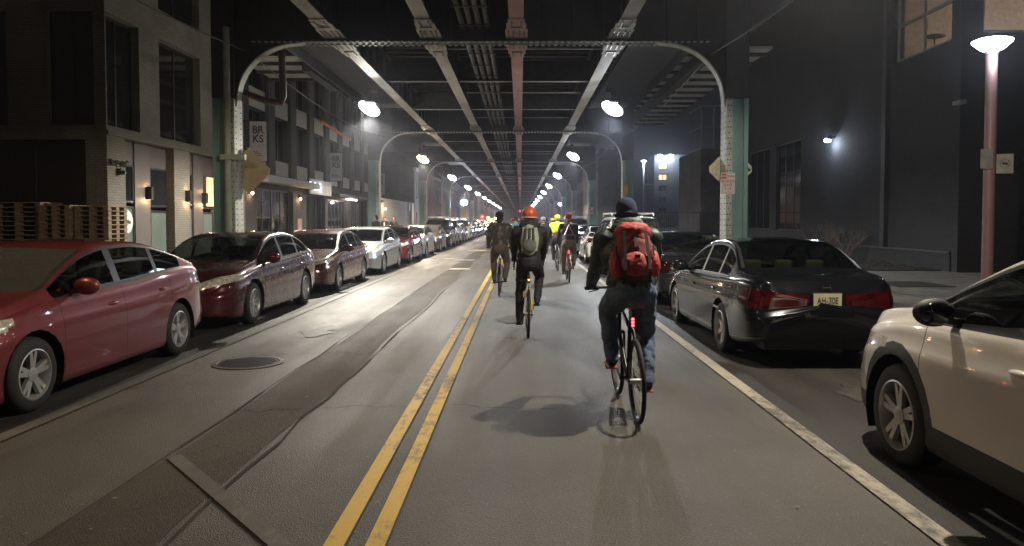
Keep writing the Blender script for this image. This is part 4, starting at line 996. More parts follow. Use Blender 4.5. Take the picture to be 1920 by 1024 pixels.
def make_car(kind, hi=True):
    T = TYPES[kind]; L = T['L']; pm = MATS['car_paint']
    root = thing('car_pattern', '', 'car')
    # stations
    fixed = [T['cowl'], T['hdr'], T['rhd'], T['rdk'], T['glass'][0], T['glass'][1]] + [v for p in T['pil'] for v in p]
    bp = (T['pil'][0][0] + T['pil'][0][1]) / 2; seams = [T['glass'][0] + .02, bp, T['pil'][1][1] + .18 if kind != 'suv' else T['pil'][1][0] + .04]
    for s in seams: fixed += [s, s + .008]
    fixed += [0, .02, .05, .09, .14, L - .14, L - .09, L - .05, L - .02, L]
    ss = sorted(fixed); st = []
    step = .07 if hi else .14
    for a, c in zip(ss, ss[1:]):
        if c - a < 1e-4: continue
        n = max(1, round((c - a) / step)); st += [a + (c - a) * k / n for k in range(n)]
    st.append(L)
    bz = T.get('bumpz', .58)
    def section(s):
        zt, zb, w, z0 = interp(T['top'], s), interp(T['belt'], s), interp(T['w'], s), interp(T['bot'], s)
        zb = min(zb, zt - .012); g = zt - zb; hb = zb - z0; P = []
        for f, k in ((0, .95), (.04, .975), (.10, .985), (.18, .99), (.30, .995), (.42, 1.), (.52, 1.), (.60, .998), (.68, .994), (.74, .990), (.775, .980), (.83, .966), (.89, .955), (.95, .945), (.985, .93), (1., .915)):
            P.append((w * k, z0 + hb * f))
        wb_ = w * .905; tl = T['tp']; n0 = len(P)
        G = max(g, 0)
        def lean(f): return wb_ - tl * G * f - .02 * (f ** 2)
        for f in (.05, .10, .35, .60, .80): P.append((lean(f), zb + G * f))       # rows: belt trim, glass low .. glass high
        xr = lean(.86)
        for k, f in ((1.0, .86), (.965, .915), (.91, .95)): P.append((xr * k, zb + G * f))
        for k in (.82, .7, .55, .38, .2, 0): P.append((xr * k, zt - (G * .045 + .008) * (k / .9) ** 2.2))
        return P
    n0 = 16; RG0, RG1 = n0 + 1, n0 + 4; RW = n0 + 7; NR = n0 + 5 + 3 + 6
    b = bmesh.new(); nl = b.verts.layers.float_vector.new('nrm')
    V = {}
    def place(x, s, z):
        # bow of bumpers and screens
        q = 1 - (x / .92) ** 2
        if s < .6: s2 = s - .0 * q
        else: s2 = s
        f = sstep(.5, 0, s); s2 -= .05 * f * sstep(bz + .02, bz - .06, z) ; s2 += .035 * f * sstep(.62, .95, z)
        f = sstep(L - .45, L, s); s2 += (.075 * sstep(bz + .02, bz - .05, z) - .05 * sstep(.30, .15, z)) * f
        zt = interp(T['top'], s); 
        if z > interp(T['belt'], s) + .02:
            if s < (T['hdr'] + T['rhd']) / 2: s2 -= .13 * q * sstep(T['hdr'] + .5, T['cowl'], s) * sstep(T['cowl'] - .3, T['cowl'], s)
            else: s2 += .10 * q * sstep(T['rhd'] - .4, T['rdk'], s) * sstep(T['rdk'] + .25, T['rdk'], s)
        return Vector((x, L / 2 - s2, z))
    rings = []
    for s in st:
        P = section(s); half = [(x, z) for x, z in P]
        full = [(-x, z) for x, z in half] + [(x, z) for x, z in half[::-1][1:]]
        rings.append([b.verts.new(place(x, s, z)) for x, z in full])
    N = len(rings[0])
    sl_ = b.faces.layers.float.new('s'); rl = b.faces.layers.int.new('row')
    for i in range(len(st) - 1):
        for j in range(N - 1):
            f = b.faces.new((rings[i][j], rings[i + 1][j], rings[i + 1][j + 1], rings[i][j + 1]))
            f[sl_] = (st[i] + st[i + 1]) / 2; f[rl] = j if j < N // 2 else N - 2 - j
    # end caps as shrinking rings
    for ring, sg in ((rings[0], 1), (rings[-1], -1)):
        c = sum((v.co for v in ring), Vector()) / N; prev = ring
        zc = sum(v.co.z for v in ring) / N
        for k, (sc_, off) in enumerate(((.96, .012), (.85, .026), (.65, .036), (.4, .042), (.15, .045))):
            cur = []
            for v in ring:
                nz = zc + (v.co.z - zc) * sc_
                cur.append(b.verts.new((v.co.x * sc_, v.co.y + sg * off, nz)))
            for j in range(N - 1):
                vs = (prev[j], cur[j], cur[j + 1], prev[j + 1]) if sg < 0 else (prev[j], prev[j + 1], cur[j + 1], cur[j])
                f = b.faces.new(vs); f[sl_] = 0 if sg > 0 else L; f[rl] = 3
            f = b.faces.new((prev[0], prev[-1], cur[-1], cur[0])) ; f[sl_] = 0 if sg > 0 else L; f[rl] = 3
            prev = cur
        f = b.faces.new(prev); f[sl_] = 0 if sg > 0 else L; f[rl] = 3
    f = None
    bmesh.ops.recalc_face_normals(b, faces=b.faces); b.normal_update()
    for v in b.verts: v[nl] = v.normal
    # ---- cuts
    def cut(sel, co_, no):
        fs = [f for f in b.faces if sel(f)]; es = {e for f in fs for e in f.edges}; vs = {v for f in fs for v in f.verts}
        bmesh.ops.bisect_plane(b, geom=list(fs) + list(es) + list(vs), plane_co=co_, plane_no=no, dist=1e-5)
    def cut_front(poly, front, smax):
        y0 = L / 2 - smax if front else -L / 2 + smax
        xs = [p[0] for p in poly]; zs = [p[1] for p in poly]; out_ = []
        for sg in ((1, -1) if min(xs) > 0 else (1,)):
            pl = [(x * sg, z) for x, z in poly]
            def sel(f):
                c = f.calc_center_median(); return (c.y > y0 - .1 if front else c.y < y0 + .1) and min(p[0] for p in pl) - .15 < c.x < max(p[0] for p in pl) + .15 and min(zs) - .12 < c.z < max(zs) + .12
            for (a, c) in zip(pl, pl[1:] + pl[:1]):
                d = Vector((c[0] - a[0], 0, c[1] - a[1])); cut(sel, (a[0], 0, a[1]), (-d.z, 0, d.x))
            cut(sel, (0, y0, 0), (0, 1, .35 if front else -.3))
            out_.append(pl)
        def test(f):
            c = f.calc_center_median(); yy = y0 - .35 * (c.z - zs[0]) if front else y0 + .3 * (c.z - zs[0])
            return (c.y > yy if front else c.y < yy) and any(inpoly((c.x, c.z), pl) for pl in out_)
        return test
    tests = []
    if hi or True:
        tests = [(2, cut_front(T['head'], True, T['heads'])), (3, cut_front(T['tail'], False, T['tails'])), (4, cut_front(T['grille'], True, .25)), (4, cut_front(T['low'], True, .3))]
    y_f, y_r = L / 2 - T['fo'], L / 2 - T['fo'] - T['wb']; ra = T['r'] + (.055 if not T.get('clad') else .06)
    rc = ra + .085
    def circ(yc, r_, n=20):
        for k in range(n):
            a = 2 * pi * (k + .5) / n; cs = Vector((0, cos(a), sin(a)))
            if sin(a) < -.55: continue
            cut(lambda f: abs(f.calc_center_median().x) > .5 and (Vector((0, f.calc_center_median().y - yc, f.calc_center_median().z - T['r']))).length < r_ * 1.5 + .05, Vector((0, yc, T['r'])) + cs * r_, cs)
    for yc_ in (y_f, y_r):
        circ(yc_, ra, 22)
        if T.get('clad'): circ(yc_, rc, 22)
    if T.get('clad'): cut(lambda f: abs(f.calc_center_median().z - .41) < .12, (0, 0, .40), (0, 0, 1))
    dead = []
    for f in b.faces:
        c = f.calc_center_median()
        if abs(c.x) > .45:
            for yc_ in (y_f, y_r):
                d = math.hypot(c.y - yc_, c.z - T['r'])
                if d < ra * 1.0: dead.append(f); break
    bmesh.ops.delete(b, geom=dead, context='FACES')
    # ---- classify
    groups = {k: [] for k in range(9)}
    for f in b.faces:
        s, r_ = f[sl_], f[rl]; c = f.calc_center_median(); k = 0
        if RG0 <= r_ < RG1 and T['glass'][0] < s < T['glass'][1] and not any(a < s < c_ for a, c_ in T['pil']): k = 5
        elif r_ >= RW and T['cowl'] < s < T['hdr']: k = 6
        elif r_ >= RW and T['rhd'] < s < T['rdk']: k = 7
        elif r_ in (n0 - 1, n0) and T['glass'][0] < s < T['glass'][1]: k = 8
        elif r_ == RG1 and T['glass'][0] < s < T['glass'][1]: k = 8
        elif any(a < s < c_ for a, c_ in T['pil']) and RG0 <= r_ < RG1: k = 8
        elif r_ == RW - 1 and (T['cowl'] < s < T['hdr'] or T['rhd'] < s < T['rdk']): k = 8
        elif 1 <= r_ < n0 - 1 and any(a - 1e-4 < s < a + .0082 for a in seams): k = 1
        else:
            for kk, tst in tests:
                if tst(f): k = kk; break
            if k == 0 and T.get('clad'):
                d = min(math.hypot(c.y - yc_, c.z - T['r']) for yc_ in (y_f, y_r))
                if (d < rc and abs(c.x) > .5) or c.z < .40: k = 4 if False else 9
        groups.setdefault(k, []).append(f)
    def export(keys, name, mats_, parent):
        fs = [f for k in keys for f in groups.get(k, [])]
        if not fs: return None
        me = bpy.data.meshes.new(name); idx = {}; co_ = []; nr = []; polys = []; mi = []
        for k in keys:
            for f in groups.get(k, []):
                p = []
                for v in f.verts:
                    if v not in idx: idx[v] = len(co_); co_.append(v.co[:]); nr.append(Vector(v[nl]).normalized())
                    p.append(idx[v])
                polys.append(p); mi.append(keys.index(k))
        me.from_pydata(co_, [], polys); me.shade_smooth()
        for m in mats_: me.materials.append(m)
        me.polygons.foreach_set('material_index', mi)
        me.normals_split_custom_set_from_vertices(nr)
        o = bpy.data.objects.new(name, me); COL.objects.link(o); o.parent = parent; return o
    body = export([0, 1, 8, 9], 'body', [pm, M_seam, M_trim, M_clad], root)
    export([6], 'windscreen', [M_cglassf if kind == 'compact' else M_cglass], root); export([7], 'rear_window', [M_cglass], root)
    # side windows, one part a side
    allw = groups[5]
    for sg in (-1, 1):
        groups[5] = [f for f in allw if f.calc_center_median().x * sg > 0]; export([5], 'side_windows', [M_cglass], root)
    for key, nm, mm in ((2, 'headlight', M_head), (3, 'taillight', M_tail)):
        al = groups[key]
        for sg in (-1, 1):
            groups[key] = [f for f in al if f.calc_center_median().x * sg > 0]; export([key], nm, [mm], root)
    gr = export([4], 'grille', [M_grille], root)
    b.free()
    # ---- underbody, wells, interior
    bb = MB(); w0 = .80
    bb.box(-.62, .62, -L / 2 + .18, L / 2 - .18, .19, .30)
    for yc_ in (y_f, y_r):
        for sg in (-1, 1):
            n = 14; rings_ = []
            for x in (w0 * .72, interp(T['w'], L / 2 - yc_) * .99):
                rings_.append([(sg * x, yc_ + (ra + .0) * cos(a), T['r'] + (ra) * sin(a)) for a in [-.45 + (pi + .9) * k / n for k in range(n + 1)]])
            bb.loft(rings_, cap=False, close=False)
            bb.box(*sorted((sg * .52, sg * .60)), yc_ - ra, yc_ + ra, .12, T['r'] + ra)
    bb.build('underbody', M_black, root)
    bb = MB(); zs_ = T['H'] - .98 + .05
    for (sy, xs_) in ((L / 2 - 2.35, (-.38, .38)), (L / 2 - 3.2, (-.4, 0, .4))):
        for x in xs_:
            bb.box(x - .23, x + .23, sy - .05, sy + .45, .42, .58)
            M = Matrix.Translation((x, sy - .05, .55)) @ Matrix.Rotation(R(-14), 4, 'X') @ Matrix.Translation((0, 0, 0))
            M = Matrix.Translation((x, sy - .05, .55)) @ Matrix.Rotation(R(14), 4, 'X')
            bb.box(-.22, .22, -.12, .0, 0, T['H'] - .98, M); bb.box(-.11, .11, -.11, -.01, T['H'] - .96, T['H'] - .80, M)
    bb.build('seats', M_seat, root, bevel=.03 if hi else 0)
    bb = MB(); zc = interp(T['belt'], T['cowl'] + .3)
    bb.box(-.70, .70, L / 2 - T['cowl'] - .62, L / 2 - T['cowl'] - .12, .5, zc - .03); 
    bb.lathe([(.17, 0), (.185, .02), (.17, .04)], Matrix.Translation((-.38, L / 2 - T['cowl'] - .75, zc - .02)) @ Matrix.Rotation(R(65), 4, 'X'), 18, cap=False)
    bb.build('dashboard', M_dash, root)
    if kind not in ('suv', 'crossover'):
        zr = interp(T['belt'], T['rdk'] - .3); bb = MB(); bb.box(-.60, .60, L / 2 - T['rdk'] + .04, L / 2 - T['rhd'] - .35, zr - .10, zr - .06)
        bb.tube([(-.16, L / 2 - T['rdk'] + .25, zr - .05), (-.15, L / 2 - T['rdk'] + .3, zr + .02), (.15, L / 2 - T['rdk'] + .3, zr + .02), (.16, L / 2 - T['rdk'] + .25, zr - .05)], .015, 6)
        bb.build('parcel_shelf', M_shelf, root)
    # ---- wheels
    def wheel(x, yc_, sg):
        r_ = T['r']; tw = .205
        Mx = Matrix.Rotation(sg * pi / 2, 4, 'Y')
        hub = MB(); hub.lathe([(.13, -.06), (.13, -.04), (.10, -.03)], Mx, 20); hub = hub.build('wheel', M_dkmetal, root, True)
        hub.location = (x - sg * tw / 2, yc_, r_)
        ri = r_ * .68
        t_ = MB(); t_.lathe([(ri, -tw / 2), (r_ * .86, -tw / 2 - .006), (r_ * .965, -tw / 2 + .02), (r_, -tw / 2 + .05), (r_, -.012), (r_ - .008, -.01), (r_ - .008, .01), (r_, .012), (r_, tw / 2 - .05), (r_ * .965, tw / 2 - .02), (r_ * .86, tw / 2 + .006), (ri, tw / 2)], Mx, 36, cap=False); t_.build('tyre', M_rubber, hub, True, angle=60)
        q = MB(); q.lathe([(ri + .004, tw / 2 - .002), (ri - .012, tw / 2 + .004), (ri - .022, tw / 2 - .012), (ri - .035, 0), (ri - .04, -tw / 2)], Mx, 36, cap=False)
        ns = T['spokes']
        for k in range(ns):
            M = Mx @ Matrix.Rotation(2 * pi * k / ns, 4, 'Z'); wS = .030 if ns > 8 else (.052 if ns > 5 else .062)
            if ns <= 5:
                for da in (-.16, .16):
                    M2 = M @ Matrix.Rotation(da, 4, 'Z'); q.loft([[M2 @ Vector((.03, -.018 + (-da) * .12, z)) for z in ()] or [M2 @ Vector(p) for p in ((.02, -.022, .045), (.02, .022, .045), (.02, .022, .075), (.02, -.022, .075))], [M2 @ Vector(p) for p in ((ri - .02, -.022, .05), (ri - .02, .022, .05), (ri - .02, .018, .088), (ri - .02, -.018, .088))]])
            else:
                q.loft([[M @ Vector(p) for p in ((.03, -wS / 2, .03), (.03, wS / 2, .03), (.03, wS / 2, .07), (.03, -wS / 2, .07))], [M @ Vector(p) for p in ((ri - .02, -wS * .8, .045), (ri - .02, wS * .8, .045), (ri - .02, wS * .6, .085), (ri - .02, -wS * .6, .085))]])
        q.lathe([(.065, .04), (.062, .082), (.035, .09), (.001, .091)], Mx, 20)
        q.build('rim', M_alu, hub, True, angle=35)
        q = MB(); q.lathe([(.165, -.02), (.165, 0), (.08, .003)], Mx, 24); q.build('brake_disc', M_dkmetal, hub)
    for yc_ in (y_f, y_r):
        for sg in (-1, 1): wheel(sg * (interp(T['w'], L / 2 - yc_) - .02), yc_, sg)
    # ---- mirrors, handles, plates
    for sg in (-1, 1):
        sm = T['glass'][0] + .28; zb_ = interp(T['belt'], sm); xw_ = interp(T['w'], sm) * .9
        q = MB(); q.ball((sg * (xw_ + .14), L / 2 - sm, zb_ + .09), (.125, .07, .085), 14, 10); q.bar((sg * (xw_ - .02), L / 2 - sm, zb_ + .03), (sg * (xw_ + .1), L / 2 - sm, zb_ + .05), .06, .04)
        mo = q.build('mirror', M_clad if kind == 'crossover' else pm, root, True)
        q = MB(); q.ball((sg * (xw_ + .14), L / 2 - sm - .04, zb_ + .09), (.105, .04, .068), 12, 8); q.build('mirror_glass', M_dglass, mo, True)
        for s_h in (seams[1] - .22, seams[2] - .20):
            zb_ = interp(T['belt'], s_h); z0 = interp(T['bot'], s_h); zh = z0 + (zb_ - z0) * .80; xh = interp(T['w'], s_h) * .974
            q = MB(); q.ball((sg * xh, L / 2 - s_h, zh), (.026, .095, .02), 12, 8); q.build('door_handle', pm, root, True)
    zp = .50 if kind != 'saloon' else .74
    return root, T
def plate(root, T, y, z, txt, m=M_plate):
    q = MB(); q.box(-.155, .155, -.006, .006, -.078, .078); p = q.build('number_plate', m, root); p.location = (0, y, z)
    if y > 0: p.rotation_euler = (0, 0, pi)
    if txt: text_mesh('lettering', txt, .10, M_black, p, (0, -.009, 0), (R(90), 0, 0), .001, sx=.72)
    q = MB(); q.box(-.17, .17, .0065, .02, -.09, .09); q.build('frame', M_trim, p)
pp = paint('car_paint', (.2, .2, .2))
PAT = {k: make_car(k) for k in TYPES}
P_ = {
 'red': paint('red_paint', (.20, .036, .042), .34, .5), 'maroon': paint('maroon_paint', (.062, .010, .013), .25, .3), 'maroon2': paint('brown_maroon_paint', (.095, .028, .027), .26, .3),
 'silver': paint('silver_paint', (.42, .44, .45), .3, .6), 'black': paint('black_paint', (.004, .0045, .006), .2, .0), 'white': paint('pearl_white_paint', (.56, .53, .47), .3, .05),
 'tan': paint('tan_paint', (.50, .46, .37), .3, .4), 'wine': paint('wine_paint', (.12, .015, .02), .25, .3), 'navy': paint('navy_paint', (.02, .03, .06), .25, .3), 'grey': paint('grey_car_paint', (.14, .15, .16), .28, .5),
 'brown': paint('brown_paint', (.10, .06, .04), .28, .4), 'greyblk': paint('charcoal_paint', (.028, .03, .033), .25, .4)}
def car(kind, paintk, x, y, label, group, facing=1, on=False, name='parked_car', tail=False):
    root, T = PAT[kind]; o = copy_tree(root); o.name = name; o.location = (x, y, 0); o.rotation_euler = (0, 0, 0 if facing > 0 else pi)
    o['label'] = label; o['category'] = 'car' if kind not in ('suv', 'crossover') else 'suv'; o['group'] = group
    mp = {'car_paint': P_[paintk]}
    if on: mp['headlight_glass'] = M_headon
    setmat(o, mp)
    if kind == 'suv':
        for sg in (-1, 1): MB().tube([(sg * .62, -1.9, 1.80), (sg * .62, -1.8, 1.86), (sg * .62, .3, 1.86), (sg * .62, .4, 1.78)], .02, 8).build('roof_rail', M_alu, o, True)
        b = MB(); b.box(-.70, .70, -.2, -.15, 1.87, 1.90); b.box(-.70, .70, -1.5, -1.45, 1.87, 1.90); b.build('roof_rack', M_alu, o)
    return o
GL, GR = 'cars parked along the left kerb', 'cars parked along the right kerb'
def front_y(px, py): return atZ(px, py).y
# left row, noses towards the camera: (front wheel pixel) gives the front axle
def left_car(kind, pk, yaxle, label, x=-5.15, **k):
    T = PAT[kind][1]; return car(kind, pk, x, yaxle + (T['L'] / 2 - T['fo']), label, GL, -1, **k)
c1 = left_car('compact', 'red', atZ(85, 772).y, 'bright red compact sedan with silver alloys, nearest in the left row', x=-5.06)
c2 = left_car('midsize', 'maroon', atZ(482, 607).y, 'very dark maroon sedan with big headlights right behind the red car')
c3 = left_car('saloon', 'maroon2', atZ(642, 545).y, 'brownish maroon older sedan, third in the left row')
c4 = left_car('midsize', 'silver', atZ(724, 513).y, 'silver grey sedan, fourth in the left row')
c5 = left_car('midsize', 'wine', atZ(771, 493.5).y, 'black and wine red sedan behind the silver one')
c6 = left_car('compact', 'white', atZ(806, 482).y, 'pearl white sedan, sixth in the left row')
c7 = left_car('compact', 'brown', atZ(827.5, 472).y, 'brown hatch shaped sedan in front of the black suv')
c8 = left_car('suv', 'black', atZ(853, 465).y + .3, 'tall black suv with pale roof rails in the left row')
yy = c8.location.y + 5.5; i = 0
far = [('suv', 'tan', 'tan suv just beyond the black one'), ('midsize', 'brown', 'brown sedan beyond the tan suv'), ('suv', 'white', 'white van like suv far down the left row'), ('midsize', 'grey', 'grey sedan with glowing headlights beyond the white suv'),
       ('compact', 'navy', 'navy compact car with glowing headlights far left'), ('midsize', 'black', 'black sedan with lit headlights behind the navy compact'), ('midsize', 'silver', 'silver sedan with lit headlights far down the left row'), ('suv', 'grey', 'grey suv far down the left row'),
       ('compact', 'wine', 'wine red compact far down the left row'), ('midsize', 'navy', 'navy sedan far down the left row'), ('compact', 'silver', 'silver compact near the end of the left row'), ('midsize', 'black', 'black sedan near the end of the left row'), ('suv', 'silver', 'silver suv at the end of the left row'), ('midsize', 'tan', 'tan sedan last in the left row')]
for kind, pk, lab in far:
    car(kind, pk, -5.15, yy, lab, GL, -1, on=3 <= i <= 6); yy += 5.6 if i < 8 else 6.2; i += 1
for k, (x, y) in enumerate(((-3.1, 84.), (-2.9, 118.))):
    car('midsize', 'greyblk', x, y, ['charcoal sedan driving towards the camera with headlights on, far down the street', 'farther oncoming charcoal sedan with headlights on'][k], 'oncoming cars', -1, True, 'driving_car')
    for sg in (-1, 1): lamp((x + sg * .65, y - 2.75, .7), 25, (.9, .95, 1.), .08)
# right row, tails towards the camera
for k_ in ('black', 'greyblk'):
    n_ = P_[k_].node_tree.nodes['Principled BSDF']; n_.inputs['Specular IOR Level'].default_value = .15; n_.inputs['Coat Weight'].default_value = .65; n_.inputs['Metallic'].default_value = 0
def right_car(kind, pk, ytail, label, x, **k):
    return car(kind, pk, x, ytail + PAT[kind][1]['L'] / 2, label, GR, 1, **k)
r1 = car('crossover', 'white', 3.41, atZ(1645, 873).y - (PAT['crossover'][1]['L'] / 2 - PAT['crossover'][1]['fo']), 'pearl white crossover with black arch cladding at the right edge', GR, 1)
yb = atZ(1353, 660).y - (PAT['saloon'][1]['L'] - PAT['saloon'][1]['fo'] - PAT['saloon'][1]['wb']) 
r2 = right_car('saloon', 'black', yb, 'black older sedan with dark red tail lights beside the backpack rider', 3.38)
plate(r2, None, -2.44, .77, 'AH-30E')
q = MB()
for a, c in (((-.045, -.035), (-.04, .035)), ((.045, -.035), (.04, .035)), ((-.04, 0), (.04, 0))): q.bar((a[0], -2.425, .915 + a[1]), (c[0], -2.42, .915 + c[1]), .012)
q.build('emblem', M_chrome, r2)
q = MB(); q.box(-.893, -.887, -1.3, 1.35, .545, .575); q.box(.887, .893, -1.3, 1.35, .545, .575); q.build('side_moulding', M_chrome, r2)
r3 = right_car('saloon', 'greyblk', 13.9, 'dark charcoal sedan between the black sedan and the suv with a rack', 3.40)
r4 = right_car('suv', 'tan', 21.6, 'tan suv with a roof rack on the right, partly behind the backpack rider', 3.35)
yy = 28.; i = 0
for kind, pk, lab in [('compact', 'white', 'white compact car just beyond the tan suv on the right'), ('midsize', 'grey', 'grey sedan second beyond the tan suv'), ('midsize', 'black', 'black sedan third beyond the tan suv'), ('suv', 'greyblk', 'charcoal suv on the right beside the yellow vest rider'), ('midsize', 'silver', 'silver sedan far right'), ('compact', 'wine', 'wine compact far right'), ('midsize', 'maroon', 'maroon sedan far right'), ('suv', 'white', 'white suv far right'), ('midsize', 'black', 'black sedan far down the right row'), ('compact', 'grey', 'grey compact far down the right row'), ('midsize', 'silver', 'silver sedan near the end of the right row'), ('midsize', 'navy', 'navy sedan near the end of the right row'), ('suv', 'black', 'black suv at the end of the right row')]:
    right_car(kind, pk, yy, lab, 3.4); yy += 5.7; i += 1
for k in PAT:
    r_ = PAT[k][0]
    for c in list(r_.children_recursive) + [r_]: bpy.data.objects.remove(c)
# plates on the near left cars
plate(c2, None, 2.44, .50, ''); plate(c3, None, 2.42, .48, ''); plate(c4, None, 2.44, .50, '')
# ------------------------------------------------------------------ people and bicycles
def rmesh(shapes, name, m, parent, voxel=.012, smooth=6, loc=None, disp=0., dscale=.1, disps='CLOUDS'):
    """union of tapered capsules / balls / boxes melted into one continuous surface"""
    b = MB()
    for s_ in shapes:
        k = s_[0]
        if k == 'c':                                   # capsule chain: points, radii
            P, rs = s_[1], s_[2]; sq = s_[3] if len(s_) > 3 else None
            pts = []; rr_ = []
            for i in range(len(P) - 1):
                for t in range(4): pts.append(Vector(P[i]).lerp(Vector(P[i + 1]), t / 4)); rr_.append(rs[i] + (rs[i + 1] - rs[i]) * t / 4)
            pts.append(Vector(P[-1])); rr_.append(rs[-1])
            for i in range(len(pts) - 1): b.tube([pts[i], pts[i + 1]], [rr_[i], rr_[i + 1]], 12)
            for p, r_ in zip(pts, rr_): b.ball(p, r_ * .995, 12, 8)
        elif k == 'b': b.ball(s_[1], s_[2], 16, 12, s_[3] if len(s_) > 3 else None)
        elif k == 'x': b.cbox((0, 0, 0), s_[2], Matrix.Translation(Vector(s_[1])) @ (s_[3] if len(s_) > 3 else Matrix()))
    o = b.build(name, m, None, recalc=True)
    md = o.modifiers.new('r', 'REMESH'); md.mode = 'VOXEL'; md.voxel_size = voxel; md.use_smooth_shade = True
    if smooth: sm = o.modifiers.new('s', 'SMOOTH'); sm.iterations = smooth; sm.factor = .5
    if disp:
        tx = bpy.data.textures.new(name, disps); tx.noise_scale = dscale
        d = o.modifiers.new('d', 'DISPLACE'); d.texture = tx; d.strength = disp; d.mid_level = .5; d.texture_coords = 'LOCAL'
    evald(o)
    for p in o.data.polygons: p.use_smooth = True
    o.data.materials.clear(); o.data.materials.append(m)
    o.parent = parent
    if loc: o.location = loc
    return o
M_skin = mat('skin', (.38, .22, .16), .5, var=.1)
def cloth(name, col, rough=.85, b_=.3, bs=60, var=.15): return mat(name, col, rough, var=var, vscale=7, bmp=b_, bscale=bs)
M_jeans = cloth('blue_jeans', (.10, .145, .235), .85, .4, 120, .25)
M_green = mat('dark_green_shell', (.024, .044, .043), .55, var=.3, vscale=8, bmp=.35, bscale=14)
M_blk = mat('black_fabric', (.014, .014, .016), .75, var=.3, vscale=8, bmp=.3, bscale=18)
M_navy = cloth('navy_knit', (.022, .028, .07), .95, .7, 160)
M_leather = mat('brown_puffy_jacket', (.085, .066, .056), .42, var=.3, vscale=6, bmp=.3, bscale=14)
M_packr = mat('coral_red_pack', (.42, .058, .055), .6, var=.22, vscale=5, bmp=.3, bscale=30)
M_packr2 = mat('dark_red_pack', (.22, .03, .03), .65, var=.2, vscale=5, bmp=.3, bscale=30)
M_packg = mat('grey_green_pack', (.26, .29, .22), .7, var=.2, vscale=6, bmp=.3, bscale=30)
M_web = mat('dark_webbing', (.03, .03, .032), .7)
M_orange = mat('orange_helmet', (.50, .10, .035), .4, var=.06)
M_redh = mat('red_helmet', (.42, .03, .02), .35, var=.06)
M_yelh = mat('yellow_helmet', (.62, .62, .03), .4, var=.06)
M_blkh = mat('black_helmet', (.02, .02, .022), .35, var=.1)
M_hivis = mat('hi_vis_yellow', (.55, .80, .03), .6, var=.08)
M_hivis.node_tree.nodes['Principled BSDF'].inputs['Emission Color'].default_value = (.6, .9, .05, 1)
M_teal = mat('teal_jacket', (.05, .16, .16), .6, var=.2, bmp=.2)
M_pinkr = mat('pink_reflective_tape', (.85, .42, .58), .3, var=.03)
M_tanj = mat('tan_trousers', (.16, .125, .10), .8, var=.2)
M_shoe = mat('dark_shoe', (.02, .02, .022), .6, var=.2)
M_frameB = mat('black_bike_frame', (.02, .02, .022), .25, .3, var=.1)
M_frameW = mat('pale_bike_frame', (.55, .55, .52), .3, .2, var=.1)
M_frameR = mat('red_bike_frame', (.35, .04, .04), .3, .2, var=.1)
M_sole = mat('orange_red_sole', (.65, .12, .08), .6, var=.1)
M_amber = mat('yellow_reflector', (.7, .45, .05), .3, var=.05)
WR = .345
